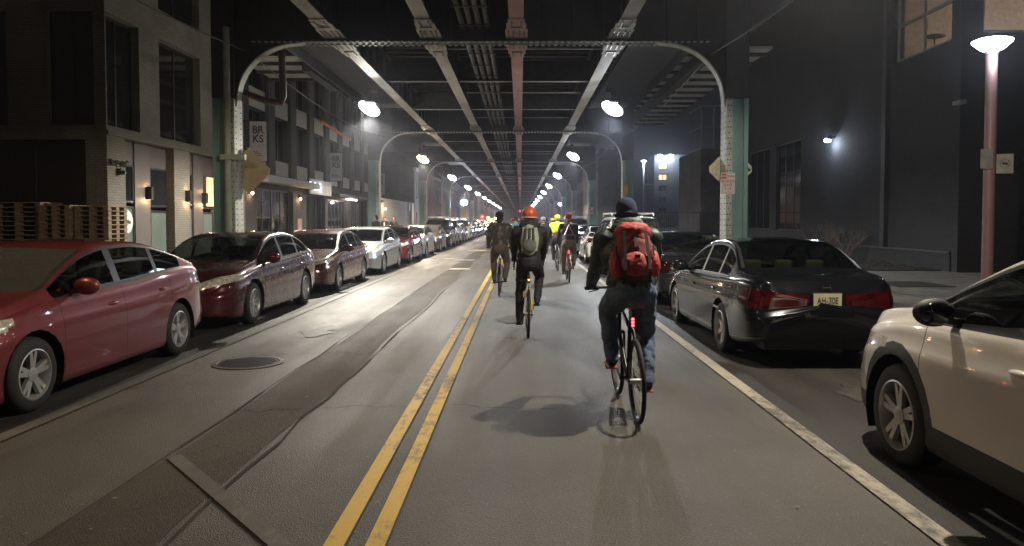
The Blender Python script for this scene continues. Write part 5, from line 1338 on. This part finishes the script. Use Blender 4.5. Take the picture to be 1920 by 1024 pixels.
def bicycle(label, crank=30., fm=None, light=True, flash=60., drop=False, group='bicycles of the group ride', fender=False, steer=0., name='bicycle', lite=M_red):
    """x right, y forward, origin at rear wheel contact"""
    t = thing(name, label, 'bicycle', (0, 0, 0), 0, group); fm = fm or M_frameB
    WBs = 1.04; BB = Vector((0, .43, .28)); SE = Vector((0, .22, .93)); HT = Vector((0, .80, .92)); HB = Vector((0, .86, .62))
    def wheel(y, par):
        hub = MB().tube([(-.055, 0, 0), (.055, 0, 0)], .022, 10).build('wheel', M_alu, par, True); hub.location = (0, y, WR)
        Mx = Matrix.Rotation(pi / 2, 4, 'Y'); b = MB()
        rings = [[Mx @ Vector(((WR - .019 + .019 * cos(a)) * cos(u), (WR - .019 + .019 * cos(a)) * sin(u), .019 * sin(a))) for a in [2 * pi * k / 8 for k in range(8)]] for u in [2 * pi * k / 40 for k in range(41)]]
        b.loft(rings, cap=False); b.build('tyre', M_rubber, hub, True, angle=80)
        b = MB(); b.lathe([(WR - .036, -.011), (WR - .05, -.009), (WR - .05, .009), (WR - .036, .011)], Mx, 40, cap=False)
        b.build('rim', M_dkmetal, hub, True)
        b = MB()
        for k in range(28):
            a = 2 * pi * k / 28; sx = .03 * (1 if k % 2 else -1); a2 = a + (.35 if k % 4 < 2 else -.35)
            b.tube([(sx, .02 * cos(a2), .02 * sin(a2)), (0, (WR - .045) * cos(a), (WR - .045) * sin(a))], .0013, 4, False)
        b.build('spokes', M_alu, hub)
    wheel(0, t); wheel(WBs, t)
    b = MB(); ra = Vector((0, 0, WR))
    b.tube([BB, SE - Vector((0, -.02, .12))], .017, 10); b.tube([BB, HB], .020, 10); b.tube([HT - Vector((0, 0, .04)), SE - Vector((0, -.03, .20))], .017, 10); b.tube([HT, HB], .021, 10)
    for s in (-1, 1):
        b.tube([BB + Vector((s * .03, 0, 0)), ra + Vector((s * .062, 0, 0))], .010, 8); b.tube([SE + Vector((s * .015, .03, -.2)), ra + Vector((s * .062, 0, 0))], .009, 8)
    b.build('frame', fm, t, True)
    b = MB()
    for s in (-1, 1): b.tube([HB + Vector((s * .045, .0, -.0)), (s * .055, .93, .5), (s * .055, WBs, WR)], .012, 8)
    b.tube([HB + Vector((-.045, 0, 0)), HB + Vector((.045, 0, 0))], .014, 8); b.build('fork', fm, t, True)
    b = MB(); b.tube([SE - Vector((0, -.02, .13)), SE], .0135, 8); b.build('seat_post', M_alu, t, True)
    b = MB(); pr = [(-.13, .075, 0), (-.09, .085, .004), (-.02, .06, .0), (.06, .025, -.004), (.15, .017, -.01)]
    b.loft([[(w_ * cos(a), y + .22, .955 + dz + (.028 * sin(a) if sin(a) > 0 else .02 * sin(a))) for a in [2 * pi * k / 12 for k in range(12)]] for y, w_, dz in pr]); b.build('saddle', M_black, t, True)
    b = MB(); hz = 1.04
    b.tube([HT, (0, .81, .99), (0, .86, hz)], .014, 8)
    if drop:
        b.tube([(-.20, .86, hz), (.20, .86, hz)], .014, 10)
        for s in (-1, 1): b.tube([(s * .20, .86, hz), (s * .21, .95, hz - .01), (s * .215, .98, hz - .07), (s * .215, .92, hz - .13), (s * .215, .85, hz - .13)], .015, 8)
    else: b.tube([(-.31, .80, hz), (-.16, .84, hz), (.16, .84, hz), (.31, .80, hz)], .013, 10)
    hb = b.build('handlebar', M_dkmetal, t, True)
    if not drop:
        b = MB()
        for s in (-1, 1): b.tube([(s * .19, .835, hz), (s * .315, .80, hz)], .018, 10); b.tube([(s * .18, .87, hz - .02), (s * .27, .89, hz - .045)], .006, 6)
        b.build('grips', M_rubber, hb, True)
    ca = R(crank); b = MB(); ends = []
    for s in (-1, 1):
        d = Vector((0, cos(ca), sin(ca))) * (.17 * (1 if s > 0 else -1)); e = BB + d; ends.append((s, e))
        b.bar(BB + Vector((s * .065, 0, 0)), e + Vector((s * .075, 0, 0)), .016, .028)
    b.tube([BB + Vector((-.07, 0, 0)), BB + Vector((.07, 0, 0))], .02, 10)
    Mx = Matrix.Translation(BB + Vector((.048, 0, 0))) @ Matrix.Rotation(pi / 2, 4, 'Y'); b.lathe([(.085, -.002), (.09, 0), (.085, .002), (.04, .002), (.04, -.002)], Mx, 28)
    cr = b.build('crank', M_dkmetal, t, True)
    for s, e in ends:
        b = MB(); b.box(e.x + s * .08 - (0 if s > 0 else .09), e.x + s * .08 + (.09 if s > 0 else 0), e.y - .045, e.y + .045, e.z - .012, e.z + .012); b.build('pedal', M_black, t)
    b = MB(); b.tube([(.048, .43, .28 + .088), (.048, 0, WR + .035)], .004, 4); b.tube([(.048, .43, .28 - .088), (.048, 0, WR - .035)], .004, 4)
    b.lathe([(.035, -.004), (.037, 0), (.035, .004)], Matrix.Translation((.048, 0, WR)) @ Matrix.Rotation(pi / 2, 4, 'Y'), 16); b.build('chain', M_dkmetal, t)
    if fender:
        b = MB(); n = 12; rr_ = WR + .018
        b.loft([[(x, rr_ * cos(a), WR + rr_ * sin(a) - abs(x) * .35) for x in (-.028, -.012, .012, .028)] for a in [R(20) + R(160) * k / n for k in range(n + 1)]], cap=False, close=False); b.build('mudguard', M_black, t, True)
    if light:
        z = SE.z - .12; q = MB(); q.box(-.02, .02, .12, .15, z - .045, z + .045); rl_ = q.build('rear_light', M_black, t, bevel=.006)
        q = MB()
        for dz in ((-.026, 0, .026) if lite is M_red else (0,)): q.ball((0, .118, z + dz), (.013, .006, .011), 10, 6)
        q.build('lens', lite, rl_, True)
    return t, dict(hands=[Vector((s * (.215 if drop else .26), .90 if drop else .815, hz + .012)) for s in (-1, 1)], feet=[ends[0][1] + Vector((-.125, 0, .0)), ends[1][1] + Vector((.125, 0, .0))], seat=Vector((0, .17, .975)))
def ik(a, c, l1, l2, pole):
    a, c = Vector(a), Vector(c); d = c - a; L = min(d.length, (l1 + l2) * .995); u = d.normalized()
    x = (l1 * l1 - l2 * l2 + L * L) / (2 * L); h = math.sqrt(max(l1 * l1 - x * x, 0)); p = Vector(pole); p = (p - u * p.dot(u)).normalized()
    return a + u * x + p * h
def hand(palm_from, palm_to, s, m, parent, name='hand', bar=Vector((1, 0, 0)), voxel=.0045):
    """gloved or bare hand closed over a bar: palm, four unequal bent fingers and a thumb"""
    w = Vector(palm_from); g = Vector(palm_to); up = Vector((0, 0, 1)); fwd = (g - w); fwd.z = 0; fwd = fwd.normalized() if fwd.length > 1e-4 else Vector((0, 1, 0)); sh = []
    top = g + Vector((0, -.005, .022))
    sh.append(('c', [w, w.lerp(top, .55), top], [.030, .030, .026]))
    for k, (off, L, r_) in enumerate(((-.033, .90, .0092), (-.011, 1.05, .0098), (.011, 1.0, .0096), (.033, .78, .0085))):
        o = bar * (off * (1)) 
        kn = g + o + fwd * .012 + up * .026; p1 = g + o + fwd * .032 * L + up * .014; p2 = g + o + fwd * .030 * L - up * .012; p3 = g + o + fwd * .008 - up * .022
        sh.append(('c', [top + o * .8, kn, p1, p2, p3], [.013, r_ * 1.15, r_ * 1.05, r_, r_ * .88]))
    th = -s
    sh.append(('c', [w.lerp(top, .5) + bar * th * .02, g + bar * th * .042 - fwd * .012 + up * .008, g + bar * th * .040 + fwd * .006 - up * .016, g + bar * th * .028 + fwd * .02 - up * .02], [.016, .0125, .011, .010]))
    return rmesh(sh, name, m, parent, voxel, 2)
def head_shapes(hp, yaw=0., pitch=0.):
    """skull, jaw, nose, lips, brows and ears; face looks along +y"""
    M = Matrix.Rotation(yaw, 4, 'Z') @ Matrix.Rotation(pitch, 4, 'X'); h = Vector(hp)
    T = lambda x, y, z: h + (M @ Vector((x, y, z)))
    sh = [('b', T(0, -.005, .03), (.077, .096, .098), M), ('b', T(0, .025, -.035), (.058, .068, .072), M), ('b', T(0, .05, -.075), (.034, .032, .030), M),
          ('c', [T(0, .088, .018), T(0, .108, -.018)], [.010, .015]), ('c', [T(-.018, .088, -.045), T(.018, .088, -.045)], [.010, .010]),
          ('c', [T(-.04, .080, .035), T(0, .088, .034), T(.04, .080, .035)], [.010, .011, .010])]
    for s in (-1, 1): sh.append(('b', T(s * .079, .0, -.005), (.010, .020, .030), M)); sh.append(('b', T(s * .045, .062, -.01), (.022, .022, .022), M))
    return sh, M
def rider(label, bike, cfg, voxel=.013):
    """person seated on bike (local coordinates of the bike)"""
    t = None; B = bike
    lean = R(cfg.get('lean', 26)); tl = cfg.get('torso', .50); hipw, shw = .088, cfg.get('shoulder', .185)
    pel = B['seat'] + Vector((cfg.get('dx', 0.), 0, .095)); up = Vector((cfg.get('tilt', 0.), sin(lean), cos(lean))).normalized()
    neck = pel + up * tl; hd = neck + Vector((cfg.get('hx', 0.), .045, .165)) ; yaw = cfg.get('yaw', 0.)
    fat = cfg.get('fat', 1.); sh = neck - up * .055
    shl = [sh + Vector((s * shw, -.0, cfg.get('shz', 0) * s)) for s in (-1, 1)]
    hips = [pel + Vector((s * hipw, 0, -.02)) for s in (-1, 1)]
    wr = [h_ + Vector((0, -.055, .035)) for h_ in B['hands']]; elb = [ik(shl[i], wr[i], .30, .265, (( -1, 1)[i] * cfg.get('elbow', .6), -.25, -1.)) for i in (0, 1)]
    ank = [f + Vector((0, -.085, .095)) for f in B['feet']]; kn = [ik(hips[i], ank[i], .44, .43, ((-1, 1)[i] * .18, 1, .3)) for i in (0, 1)]
    hs, HM = head_shapes(hd, yaw)
    # body
    body_sh = [('c', [pel, pel + up * tl * .5, neck - up * .06], [.125, .12, .13]), ('c', [neck - up * .08, neck + Vector((0, .03, .06)), hd - Vector((0, .01, .02))], [.065, .055, .058]), ('c', [shl[0], sh, shl[1]], [.06, .085, .06])] + hs
    for i in (0, 1):
        body_sh += [('c', [shl[i], elb[i], wr[i]], [.055, .040, .028]), ('c', [hips[i], kn[i], ank[i]], [.082, .055, .040]), ('c', [ank[i], ank[i] + Vector((0, .02, -.05)), B['feet'][i] + Vector((0, .05, .03))], [.038, .036, .030])]
    t = rmesh(body_sh, 'person', M_skin, None, voxel, 3); t['label'] = label; t['category'] = 'cyclist'; t['group'] = 'cyclists riding away'
    # garments
    jm = cfg.get('jacket', M_blk); jr = cfg.get('jr', 1.)
    js = [('c', [pel + up * .05 + Vector((0, -.005, 0)), pel + up * tl * .45, neck - up * .1], [.165 * fat, .150 * fat, .155 * fat]),
          ('b', pel + up * (tl * .62) , (.205 * fat, .135 * fat, .20), Matrix.Rotation(-lean, 4, 'X')), ('b', pel + up * .08, (.18 * fat, .145 * fat, .12), Matrix.Rotation(-lean, 4, 'X')),
          ('c', [shl[0], sh - up * .01, shl[1]], [.088 * jr, .11, .088 * jr]), ('c', [neck - up * .03, neck + Vector((0, .02, .045))], [.088, .080])]
    for i in (0, 1):
        js += [('c', [shl[i], shl[i].lerp(elb[i], .5), elb[i], elb[i].lerp(wr[i], .5), wr[i]], [.083 * jr, .076 * jr, .062 * jr, .054 * jr, .042 * jr])]
    rmesh(js, 'jacket', jm, t, voxel, 4, disp=cfg.get('wr', .022), dscale=cfg.get('ws', .11))
    tm = cfg.get('trousers', M_blk); tw = cfg.get('tw', 1.)
    ts = [('b', pel + Vector((0, -.03, .0)), (.172 * tw, .155, .15)), ('b', pel + Vector((0, .02, -.03)), (.15, .13, .10))]
    for i in (0, 1): ts += [('c', [hips[i] + Vector((0, 0, .0)), hips[i].lerp(kn[i], .5), kn[i], kn[i].lerp(ank[i], .45), ank[i] + Vector((0, 0, -.0))], [.108 * tw, .098 * tw, .078 * tw, .070 * tw, .056 * tw])]
    rmesh(ts, 'trousers', tm, t, voxel, 3, disp=cfg.get('twr', .024), dscale=.07)
    for i in (0, 1):
        f = B['feet'][i]; s = rmesh([('c', [f + Vector((0, -.10, .055)), f + Vector((0, -.02, .05)), f + Vector((0, .10, .035)), f + Vector((0, .15, .03))], [.040, .040, .036, .026]), ('c', [ank[i], f + Vector((0, -.09, .06))], [.044, .044])], 'shoe', cfg.get('shoe', M_shoe), t, .010, 3)
        if cfg.get('sole'): MB().box(f.x - .042, f.x + .042, f.y - .13, f.y + .15, f.z + .006, f.z + .022).build('sole', cfg['sole'], s, bevel=.006)
        hand(wr[i], B['hands'][i], (-1, 1)[i], cfg.get('glove', M_blk), t, 'glove' if cfg.get('glove', M_blk) is not M_skin else 'hand')
    # head gear
    hg = cfg.get('hat', 'helmet'); hm = cfg.get('hatm', M_blkh)
    if hg == 'beanie':
        rmesh([('b', hd + Vector((0, -.008, .045)), (.092, .108, .100)), ('c', [hd + Vector((-.04, -.06, .02)), hd + Vector((.04, -.06, .02))], [.05, .05])] + [('c', [hd + Vector((.09 * cos(a), -.008 + .106 * sin(a), -.012 - .02 * sin(a))) for a in [2 * pi * k / 16 for k in range(17)]], [.014] * 17)], 'beanie', hm, t, .007, 2)
    elif hg == 'bowl':
        rmesh([('b', hd + Vector((0, -.005, .048)), (.112, .128, .112))], 'helmet', hm, t, .009, 2)
        MB().tube([hd + Vector((.112 * cos(a), -.005 + .128 * sin(a), -.005)) for a in [2 * pi * k / 24 for k in range(25)]], .008, 6).build('helmet_rim', M_signw, t, True)
    else:
        shs = [('b', hd + Vector((0, -.01, .055)), (.098, .125, .090))] + [('c', [hd + Vector((x, -.125, .045 + abs(x) * -.1)), hd + Vector((x * 1.0, -.06, .132 - abs(x) * .35)), hd + Vector((x * .9, .06, .13 - abs(x) * .3))], [.020, .020, .018]) for x in (-.072, -.036, 0, .036, .072)]
        hl = rmesh(shs, 'helmet', hm, t, .008, 1)
        b = MB()
        for x in (-.054, -.018, .018, .054): b.ball(hd + Vector((x, -.128, .075 - abs(x) * .2)), (.008, .010, .030), 8, 6)
        b.build('vents', M_black, hl, True)
    if cfg.get('hair'):
        rmesh([('b', hd + Vector((0, -.045, -.02)), (.085, .06, .09)), ('c', [hd + Vector((0, -.07, -.05)), neck + Vector((0, -.09, .0))], [.06, .04])], 'hair', cfg['hair'], t, .011, 3, disp=.01, dscale=.03)
    if cfg.get('hood'):
        rmesh([('c', [neck + Vector((x, -.095 + abs(x) * .35, .045 + dz)) for x in (-.11, -.06, 0, .06, .11)], [.045, .052, .056, .052, .045]) for dz in (0,)] + [('c', [neck + Vector((x, -.075 + abs(x) * .3, .095)) for x in (-.09, -.045, 0, .045, .09)], [.036, .040, .042, .040, .036])], 'hood', cfg['hood'], t, .009, 3, disp=.015, dscale=.04)
    info = dict(pel=pel, neck=neck, up=up, sh=shl, hd=hd, lean=lean, elb=elb, wr=wr, kn=kn, ank=ank)
    return t, info
def backpack(label, info, m, m2, kind, group='backpacks worn by riders'):
    """loose pack lying on the rider's back"""
    up = info['up']; n = Vector((0, -cos(info['lean']), sin(info['lean']))); RM = Matrix.Rotation(-info['lean'], 4, 'X')
    c = info['pel'].lerp(info['neck'], .51) + n * .185
    t = thing('backpack', label, 'backpack', (0, 0, 0), 0, group)
    kz = .88 if kind == 'trek' else 1.
    P = lambda x, y, z: c + RM @ Vector((x, -y, z * kz))      # x right, y away from back, z up
    if kind == 'trek':
        rmesh([('b', P(0, .02, .0), (.165, .11, .24), RM), ('x', P(0, .0, -.02), (.26, .13, .34), RM), ('b', P(0, .0, .18), (.15, .11, .12), RM)], 'main_bag', m2, t, .010, 5, disp=.018, dscale=.08)
        rmesh([('b', P(0, .035, .205), (.155, .105, .085), RM), ('b', P(0, .075, .15), (.12, .05, .09), RM)], 'top_lid', m, t, .009, 4, disp=.022, dscale=.06)
        rmesh([('b', P(0, .115, -.13), (.125, .05, .105), RM), ('x', P(0, .09, -.15), (.20, .05, .13), RM)], 'front_pocket', m, t, .009, 4, disp=.016, dscale=.06)
        for s in (-1, 1):
            rmesh([('b', P(s * .155, .02, -.10), (.055, .07, .12), RM)], 'side_pocket', m, t, .009, 3, disp=.015, dscale=.05)
            MB().bar(P(s * .085, .15, .17), P(s * .10, .155, -.20), .024, .006).bar(P(s * .10, .155, -.20), P(s * .10, .05, -.27), .02, .006).build('strap', M_web, t)
            MB().bar(P(s * .15, .09, .05), P(s * .15, .09, -.05), .012, .008).build('compression_strap', M_web, t)
        MB().bar(P(0, .13, .12), P(0, .14, .02), .02, .006).bar(P(-.12, .06, -.28), P(.12, .06, -.28), .03, .02).build('buckle_strap', M_web, t)
        MB().tube([P(-.03, .02, .285), P(-.02, .02, .32), P(.02, .02, .32), P(.03, .02, .285)], .008, 6).build('haul_loop', M_web, t)
        MB().box(-.022, .022, -.002, .002, -.014, .014).build('maker_patch', mat('dark_patch', (.3, .05, .05), .6), t).location = P(0, .172, -.08)
    else:
        rmesh([('b', P(0, .015, .0), (.135, .085, .235), RM), ('x', P(0, .0, .0), (.22, .12, .36), RM)], 'main_bag', m, t, .010, 4, disp=.014, dscale=.07)
        rmesh([('b', P(0, .085, -.10), (.10, .04, .10), RM)], 'front_pocket', m2, t, .009, 3, disp=.012, dscale=.05)
        for s in (-1, 1): MB().bar(P(s * .05, .10, .17), P(s * .06, .13, -.03), .02, .006).build('strap', M_web, t)
        MB().bar(P(0, .105, .15), P(0, .12, .0), .03, .006).build('zip_panel', M_web, t)
    b = MB()
    for s in (-1, 1): b.tube([P(s * .08, -.03, .20), info['sh'][0 if s < 0 else 1].lerp(info['neck'], .45) + Vector((0, -.01, .095)), info['sh'][0 if s < 0 else 1].lerp(info['neck'], .4) + Vector((0, .10, .02)), P(s * .12, -.26, -.05)], .018, 6)
    b.build('shoulder_straps', M_web, t, True)
    return t
def place(objs, x, y, yaw=0., roll=0., sc=1.):
    for o in objs:
        o.location = (x, y, 0); o.rotation_mode = 'XYZ'; o.rotation_euler = (0, roll, yaw); o.scale = (sc, sc, sc)
# rider 1 : nearest
p = atZ(1196, 795)
bk1, B1 = bicycle('black bicycle with triple red tail light under the nearest rider', crank=206., fender=False)
r_1, i1 = rider('cyclist in navy beanie, dark green jacket and jeans wearing a coral red backpack', B1, dict(jacket=M_green, trousers=M_jeans, hat='beanie', hatm=M_navy, hood=mat('light_green_hood', (.05, .10, .095), .55, var=.2, bmp=.3), lean=20, torso=.505, fat=1.2, jr=1.16, shoulder=.20, tw=1.08, twr=.034, sole=M_sole, elbow=.5, hem=.03, wr=.03, ws=.1, dx=.01), voxel=.011)
k1 = backpack('coral red trekking backpack with front pocket on the nearest rider', i1, M_packr, M_packr2, 'trek')
place([bk1, r_1, k1], p.x, p.y + .02, R(1.4), R(-1.5))
p = atZ(990, 634)
bk2, B2 = bicycle('pale framed bicycle with drop bars and orange tail light under the orange helmet rider', crank=118., drop=True, fm=M_frameW, lite=emis('orange_tail', (1., .25, .05), 14.))
r_2, i2 = rider('cyclist in round orange helmet and black jacket wearing a grey green backpack', B2, dict(jacket=M_blk, hat='bowl', hatm=M_orange, lean=20, torso=.50, hood=M_blk, tw=.92, fat=1.0, glove=M_blk), voxel=.013)
k2 = backpack('grey green daypack on the rider with the orange helmet', i2, M_packg, cloth('dark_grey_pack', (.09, .10, .09)), 'day')
place([bk2, r_2, k2], p.x, p.y, R(.5), R(1.))
for s, z in ((-.07, .62), (.06, .52), (.055, .44)):
    MB().box(s - .008, s + .008, -.02, 0, z - .04, z + .04).build('frame_reflector', M_amber, bk2)
p = atZ(936, 556)
bk3, B3 = bicycle('pale framed bicycle under the rider in the brown quilted jacket', crank=170., fm=M_frameW, light=False, fender=True)
r_3, i3 = rider('cyclist in brown quilted jacket and dark helmet riding on the yellow line', B3, dict(jacket=M_leather, trousers=M_tanj, hatm=M_blkh, lean=17, torso=.50, fat=1.14, jr=1.2, wr=.035, ws=.06, glove=M_leather, hair=cloth('dark_hair', (.02, .015, .012))), voxel=.013)
place([bk3, r_3], p.x, p.y, 0, 0)
p = atZ(1067, 530)
bk5, B5 = bicycle('dark bicycle with round red tail light under the rider with the pink triangle', crank=150., fm=M_frameR)
r_5, i5 = rider('cyclist in red helmet and black jacket with a pink reflective triangle on the back', B5, dict(jacket=M_blk, trousers=M_tanj, hatm=M_redh, lean=18, torso=.50, fat=1.06, glove=M_blk, shoe=mat('pale_shoe', (.3, .32, .2), .5)), voxel=.014)
pc = i5['pel'].lerp(i5['neck'], .55); n_ = Vector((0, -cos(i5['lean']), sin(i5['lean']))); u_ = i5['up']; T3 = [pc + n_ * .172 + u_ * .17, pc + n_ * .172 - u_ * .12 + Vector((-.12, 0, 0)), pc + n_ * .172 - u_ * .12 + Vector((.12, 0, 0))]
tr_ = MB().bar(T3[0], T3[1], .022, .006).bar(T3[0], T3[2], .022, .006).bar(T3[1] + Vector((-.08, .0, 0)), T3[2] + Vector((.08, .0, 0)), .024, .006).build('reflective_triangle', M_pinkr, r_5)
place([bk5, r_5], p.x, p.y, 0, 0)
p = atZ(1046, 508)
bk4, B4 = bicycle('black bicycle under the rider in the yellow vest', crank=200., light=False)
r_4, i4 = rider('cyclist in yellow helmet and bright yellow vest ahead of the pink triangle rider', B4, dict(jacket=M_blk, hatm=M_yelh, lean=18, torso=.50), voxel=.015)
rmesh([('b', i4['pel'].lerp(i4['neck'], .68) + Vector((0, -.03, 0)), (.205, .165, .24), Matrix.Rotation(-i4['lean'], 4, 'X')), ('c', [i4['sh'][0], i4['neck'] - i4['up'] * .05, i4['sh'][1]], [.095, .12, .095])], 'vest', M_hivis, r_4, .014, 3)
place([bk4, r_4], p.x, p.y, 0, 0)
p = atZ(967, 490)
bk6, B6 = bicycle('bicycle with a red tail light under the rider in the teal jacket', crank=60.)
r_6, i6 = rider('cyclist in teal jacket and black helmet between the quilted jacket and orange helmet riders', B6, dict(jacket=M_teal, hatm=M_blkh, lean=22, torso=.46), voxel=.016)
place([bk6, r_6], p.x, p.y, 0, 0)
def dup(src, x, y, labels, mats_=None, names=None):
    for o, lab in zip(src, labels):
        c = copy_tree(o); c['label'] = lab; c.location = (x, y, 0)
        if mats_: setmat(c, mats_)
def gx(px, Y): return atY(px, 414, Y).x
dup([bk6, r_6], gx(962, 38), 38, ['bicycle of the red helmet rider left of the teal jacket rider', 'cyclist in red helmet and reddish jacket just left of the far yellow helmet'], {'teal_jacket': cloth('dull_red_jacket', (.12, .03, .03)), 'black_helmet': M_redh})
dup([bk6, r_6], gx(972, 48), 48, ['bicycle of the farthest yellow helmet rider', 'farthest cyclist in yellow helmet seen over the teal jacket rider'], {'teal_jacket': M_blk, 'black_helmet': M_yelh})
dup([bk4, r_4] if False else [bk6, r_6], gx(1019, 27), 27, ['bicycle of the grey helmet rider right behind the orange helmet', 'cyclist in black jacket and grey helmet just right of the orange helmet'], {'teal_jacket': M_blk, 'black_helmet': M_grayp})
dup([bk6, r_6], gx(1023, 33), 33, ['bicycle of the tall dark rider right of the orange helmet', 'tall cyclist all in black beyond the grey helmet rider'], {'teal_jacket': M_blk})
for px_, Y_, hm_, jm_, lab_ in ((1036, 44, M_yelh, M_blk, 'in yellow helmet and black jacket ahead of the yellow vest'), (1008, 52, M_redh, M_tanj, 'in red helmet and tan jacket far down the lane'), (955, 66, M_grayp, M_leather, 'in grey helmet far down by the yellow lines'), (1030, 72, M_blkh, M_green, 'in dark green far down the right of the lane'), (988, 80, M_orange, M_navy, 'in orange helmet, farthest of the group')):
    dup([bk6, r_6], gx(px_, Y_), Y_, ['bicycle of the cyclist ' + lab_, 'cyclist ' + lab_], {'teal_jacket': jm_, 'black_helmet': hm_})
dup([bk6, r_6], gx(1000, 60), 60, ['bicycle of a far dark rider hidden behind the orange helmet', 'far cyclist in dark jacket in the middle of the lane'], {'teal_jacket': M_leather})
# ------------------------------------------------------------------ pedestrians on the left pavement
def walker(label, x, y, jm, tm, hair, rz=pi, hoodm=None, shirt=None):
    hd = Vector((0, .01, 1.62)); nk = Vector((0, 0, 1.47)); sh_ = [Vector((s * .175, 0, 1.41)) for s in (-1, 1)]; hp = [Vector((s * .085, 0, .90)) for s in (-1, 1)]
    hs, _ = head_shapes(hd); el = [Vector((s * .24, -.03, 1.13)) for s in (-1, 1)]; wr_ = [Vector((s * .235, .08, .90)) for s in (-1, 1)]; kn_ = [Vector((-.09, .10, .50)), Vector((.09, .0, .48))]; an = [Vector((-.09, .12, .09)), Vector((.09, -.18, .11))]
    sh1 = [('c', [Vector((0, 0, .93)), Vector((0, 0, 1.15)), Vector((0, 0, 1.36))], [.12, .115, .13]), ('c', [Vector((0, 0, 1.38)), nk, hd], [.06, .055, .055])] + hs
    for i in (0, 1): sh1 += [('c', [sh_[i], el[i], wr_[i]], [.05, .04, .028]), ('c', [hp[i], kn_[i], an[i]], [.08, .055, .04]), ('c', [an[i] - Vector((0, .03, .02)), an[i] + Vector((0, .14, -.05))], [.04, .03])]
    t = rmesh(sh1, 'person', M_skin, None, .014, 3); tag(t, label, 'pedestrian', 'pedestrians on the left pavement')
    js = [('c', [Vector((0, 0, .88)), Vector((0, 0, 1.15)), Vector((0, 0, 1.33))], [.155, .145, .15]), ('b', (0, 0, 1.25), (.19, .125, .2)), ('c', [sh_[0], Vector((0, 0, 1.42)), sh_[1]], [.075, .09, .075])]
    for i in (0, 1): js.append(('c', [sh_[i], el[i], wr_[i]], [.072, .056, .042]))
    if hoodm: js.append(('b', hd + Vector((0, -.02, .02)), (.105, .105, .125)))
    rmesh(js, 'jacket', jm, t, .013, 4, disp=.015, dscale=.08)
    if shirt: rmesh([('b', (0, .085, 1.2), (.085, .09, .24))], 'shirt', shirt, t, .012, 2)
    ts = [('b', (0, 0, .93), (.15, .12, .11))]
    for i in (0, 1): ts.append(('c', [hp[i], kn_[i], an[i]], [.098, .075, .06]))
    rmesh(ts, 'trousers', tm, t, .013, 4)
    for i in (0, 1):
        rmesh([('c', [an[i] - Vector((0, .04, .03)), an[i] + Vector((0, .15, -.05))], [.05, .038])], 'shoe', M_shoe, t, .012, 2)
        sg_ = (-1, 1)[i]; w_ = wr_[i]; hsx = [('c', [w_, w_ + Vector((0, .02, -.08))], [.026, .028])]
        for k in range(4): hsx.append(('c', [w_ + Vector((0, .0 + .016 * k, -.08)), w_ + Vector((-sg_ * .01, .005 + .018 * k, -.13)), w_ + Vector((-sg_ * .03, .01 + .018 * k, -.155 + abs(k - 1.5) * .008))], [.010, .009, .008]))
        hsx.append(('c', [w_ + Vector((0, .035, -.03)), w_ + Vector((-sg_ * .02, .06, -.08))], [.012, .009])); rmesh(hsx, 'hand', M_skin, t, .0055, 1)
    if not hoodm: rmesh([('b', hd + Vector((0, -.015, .05)), (.085, .10, .085))], 'hair', hair, t, .011, 2)
    t.location = (x, y, .14); t.rotation_euler = (0, 0, rz); return t
HR = cloth('dark_hair', (.02, .015, .012))
walker('pedestrian in open dark jacket over a white shirt walking by the pale garage wall', gx(722, 42), 42, M_blk, M_blk, HR, pi * .9, None, cloth('white_shirt', (.6, .58, .55)))
walker('pedestrian in a black hooded top standing by the pale garage wall', gx(738, 44), 44, M_blk, M_blk, HR, pi, M_blk)
walker('dark pedestrian with hood seen just left of the second steel column', gx(705, 33), 33, M_blk, M_blk, HR, pi * .8, M_blk)
# ------------------------------------------------------------------ haze volume added to stand in for lamp bloom
x0, x1, y0, y1, z0, z1 = -60, 75, -40, 430, -1.0, 28
hz = MB().box(x0, x1, y0, y1, z0, z1).build('haze', bpy.data.materials.new('halo_haze')); tag(hz, kind='stuff', label='thin haze volume added for soft halos around the lamps', cat='haze')
m = hz.data.materials[0]; m.use_nodes = True; n = m.node_tree; n.nodes.clear(); o_ = n.nodes.new('ShaderNodeOutputMaterial'); v_ = n.nodes.new('ShaderNodeVolumePrincipled')
v_.inputs['Color'].default_value = (.8, .85, 1., 1); v_.inputs['Density'].default_value = HAZE; v_.inputs['Anisotropy'].default_value = .86
n.links.new(v_.outputs[0], o_.inputs['Volume'])
cy.volume_bounces = 0; cy.volume_step_rate = 8
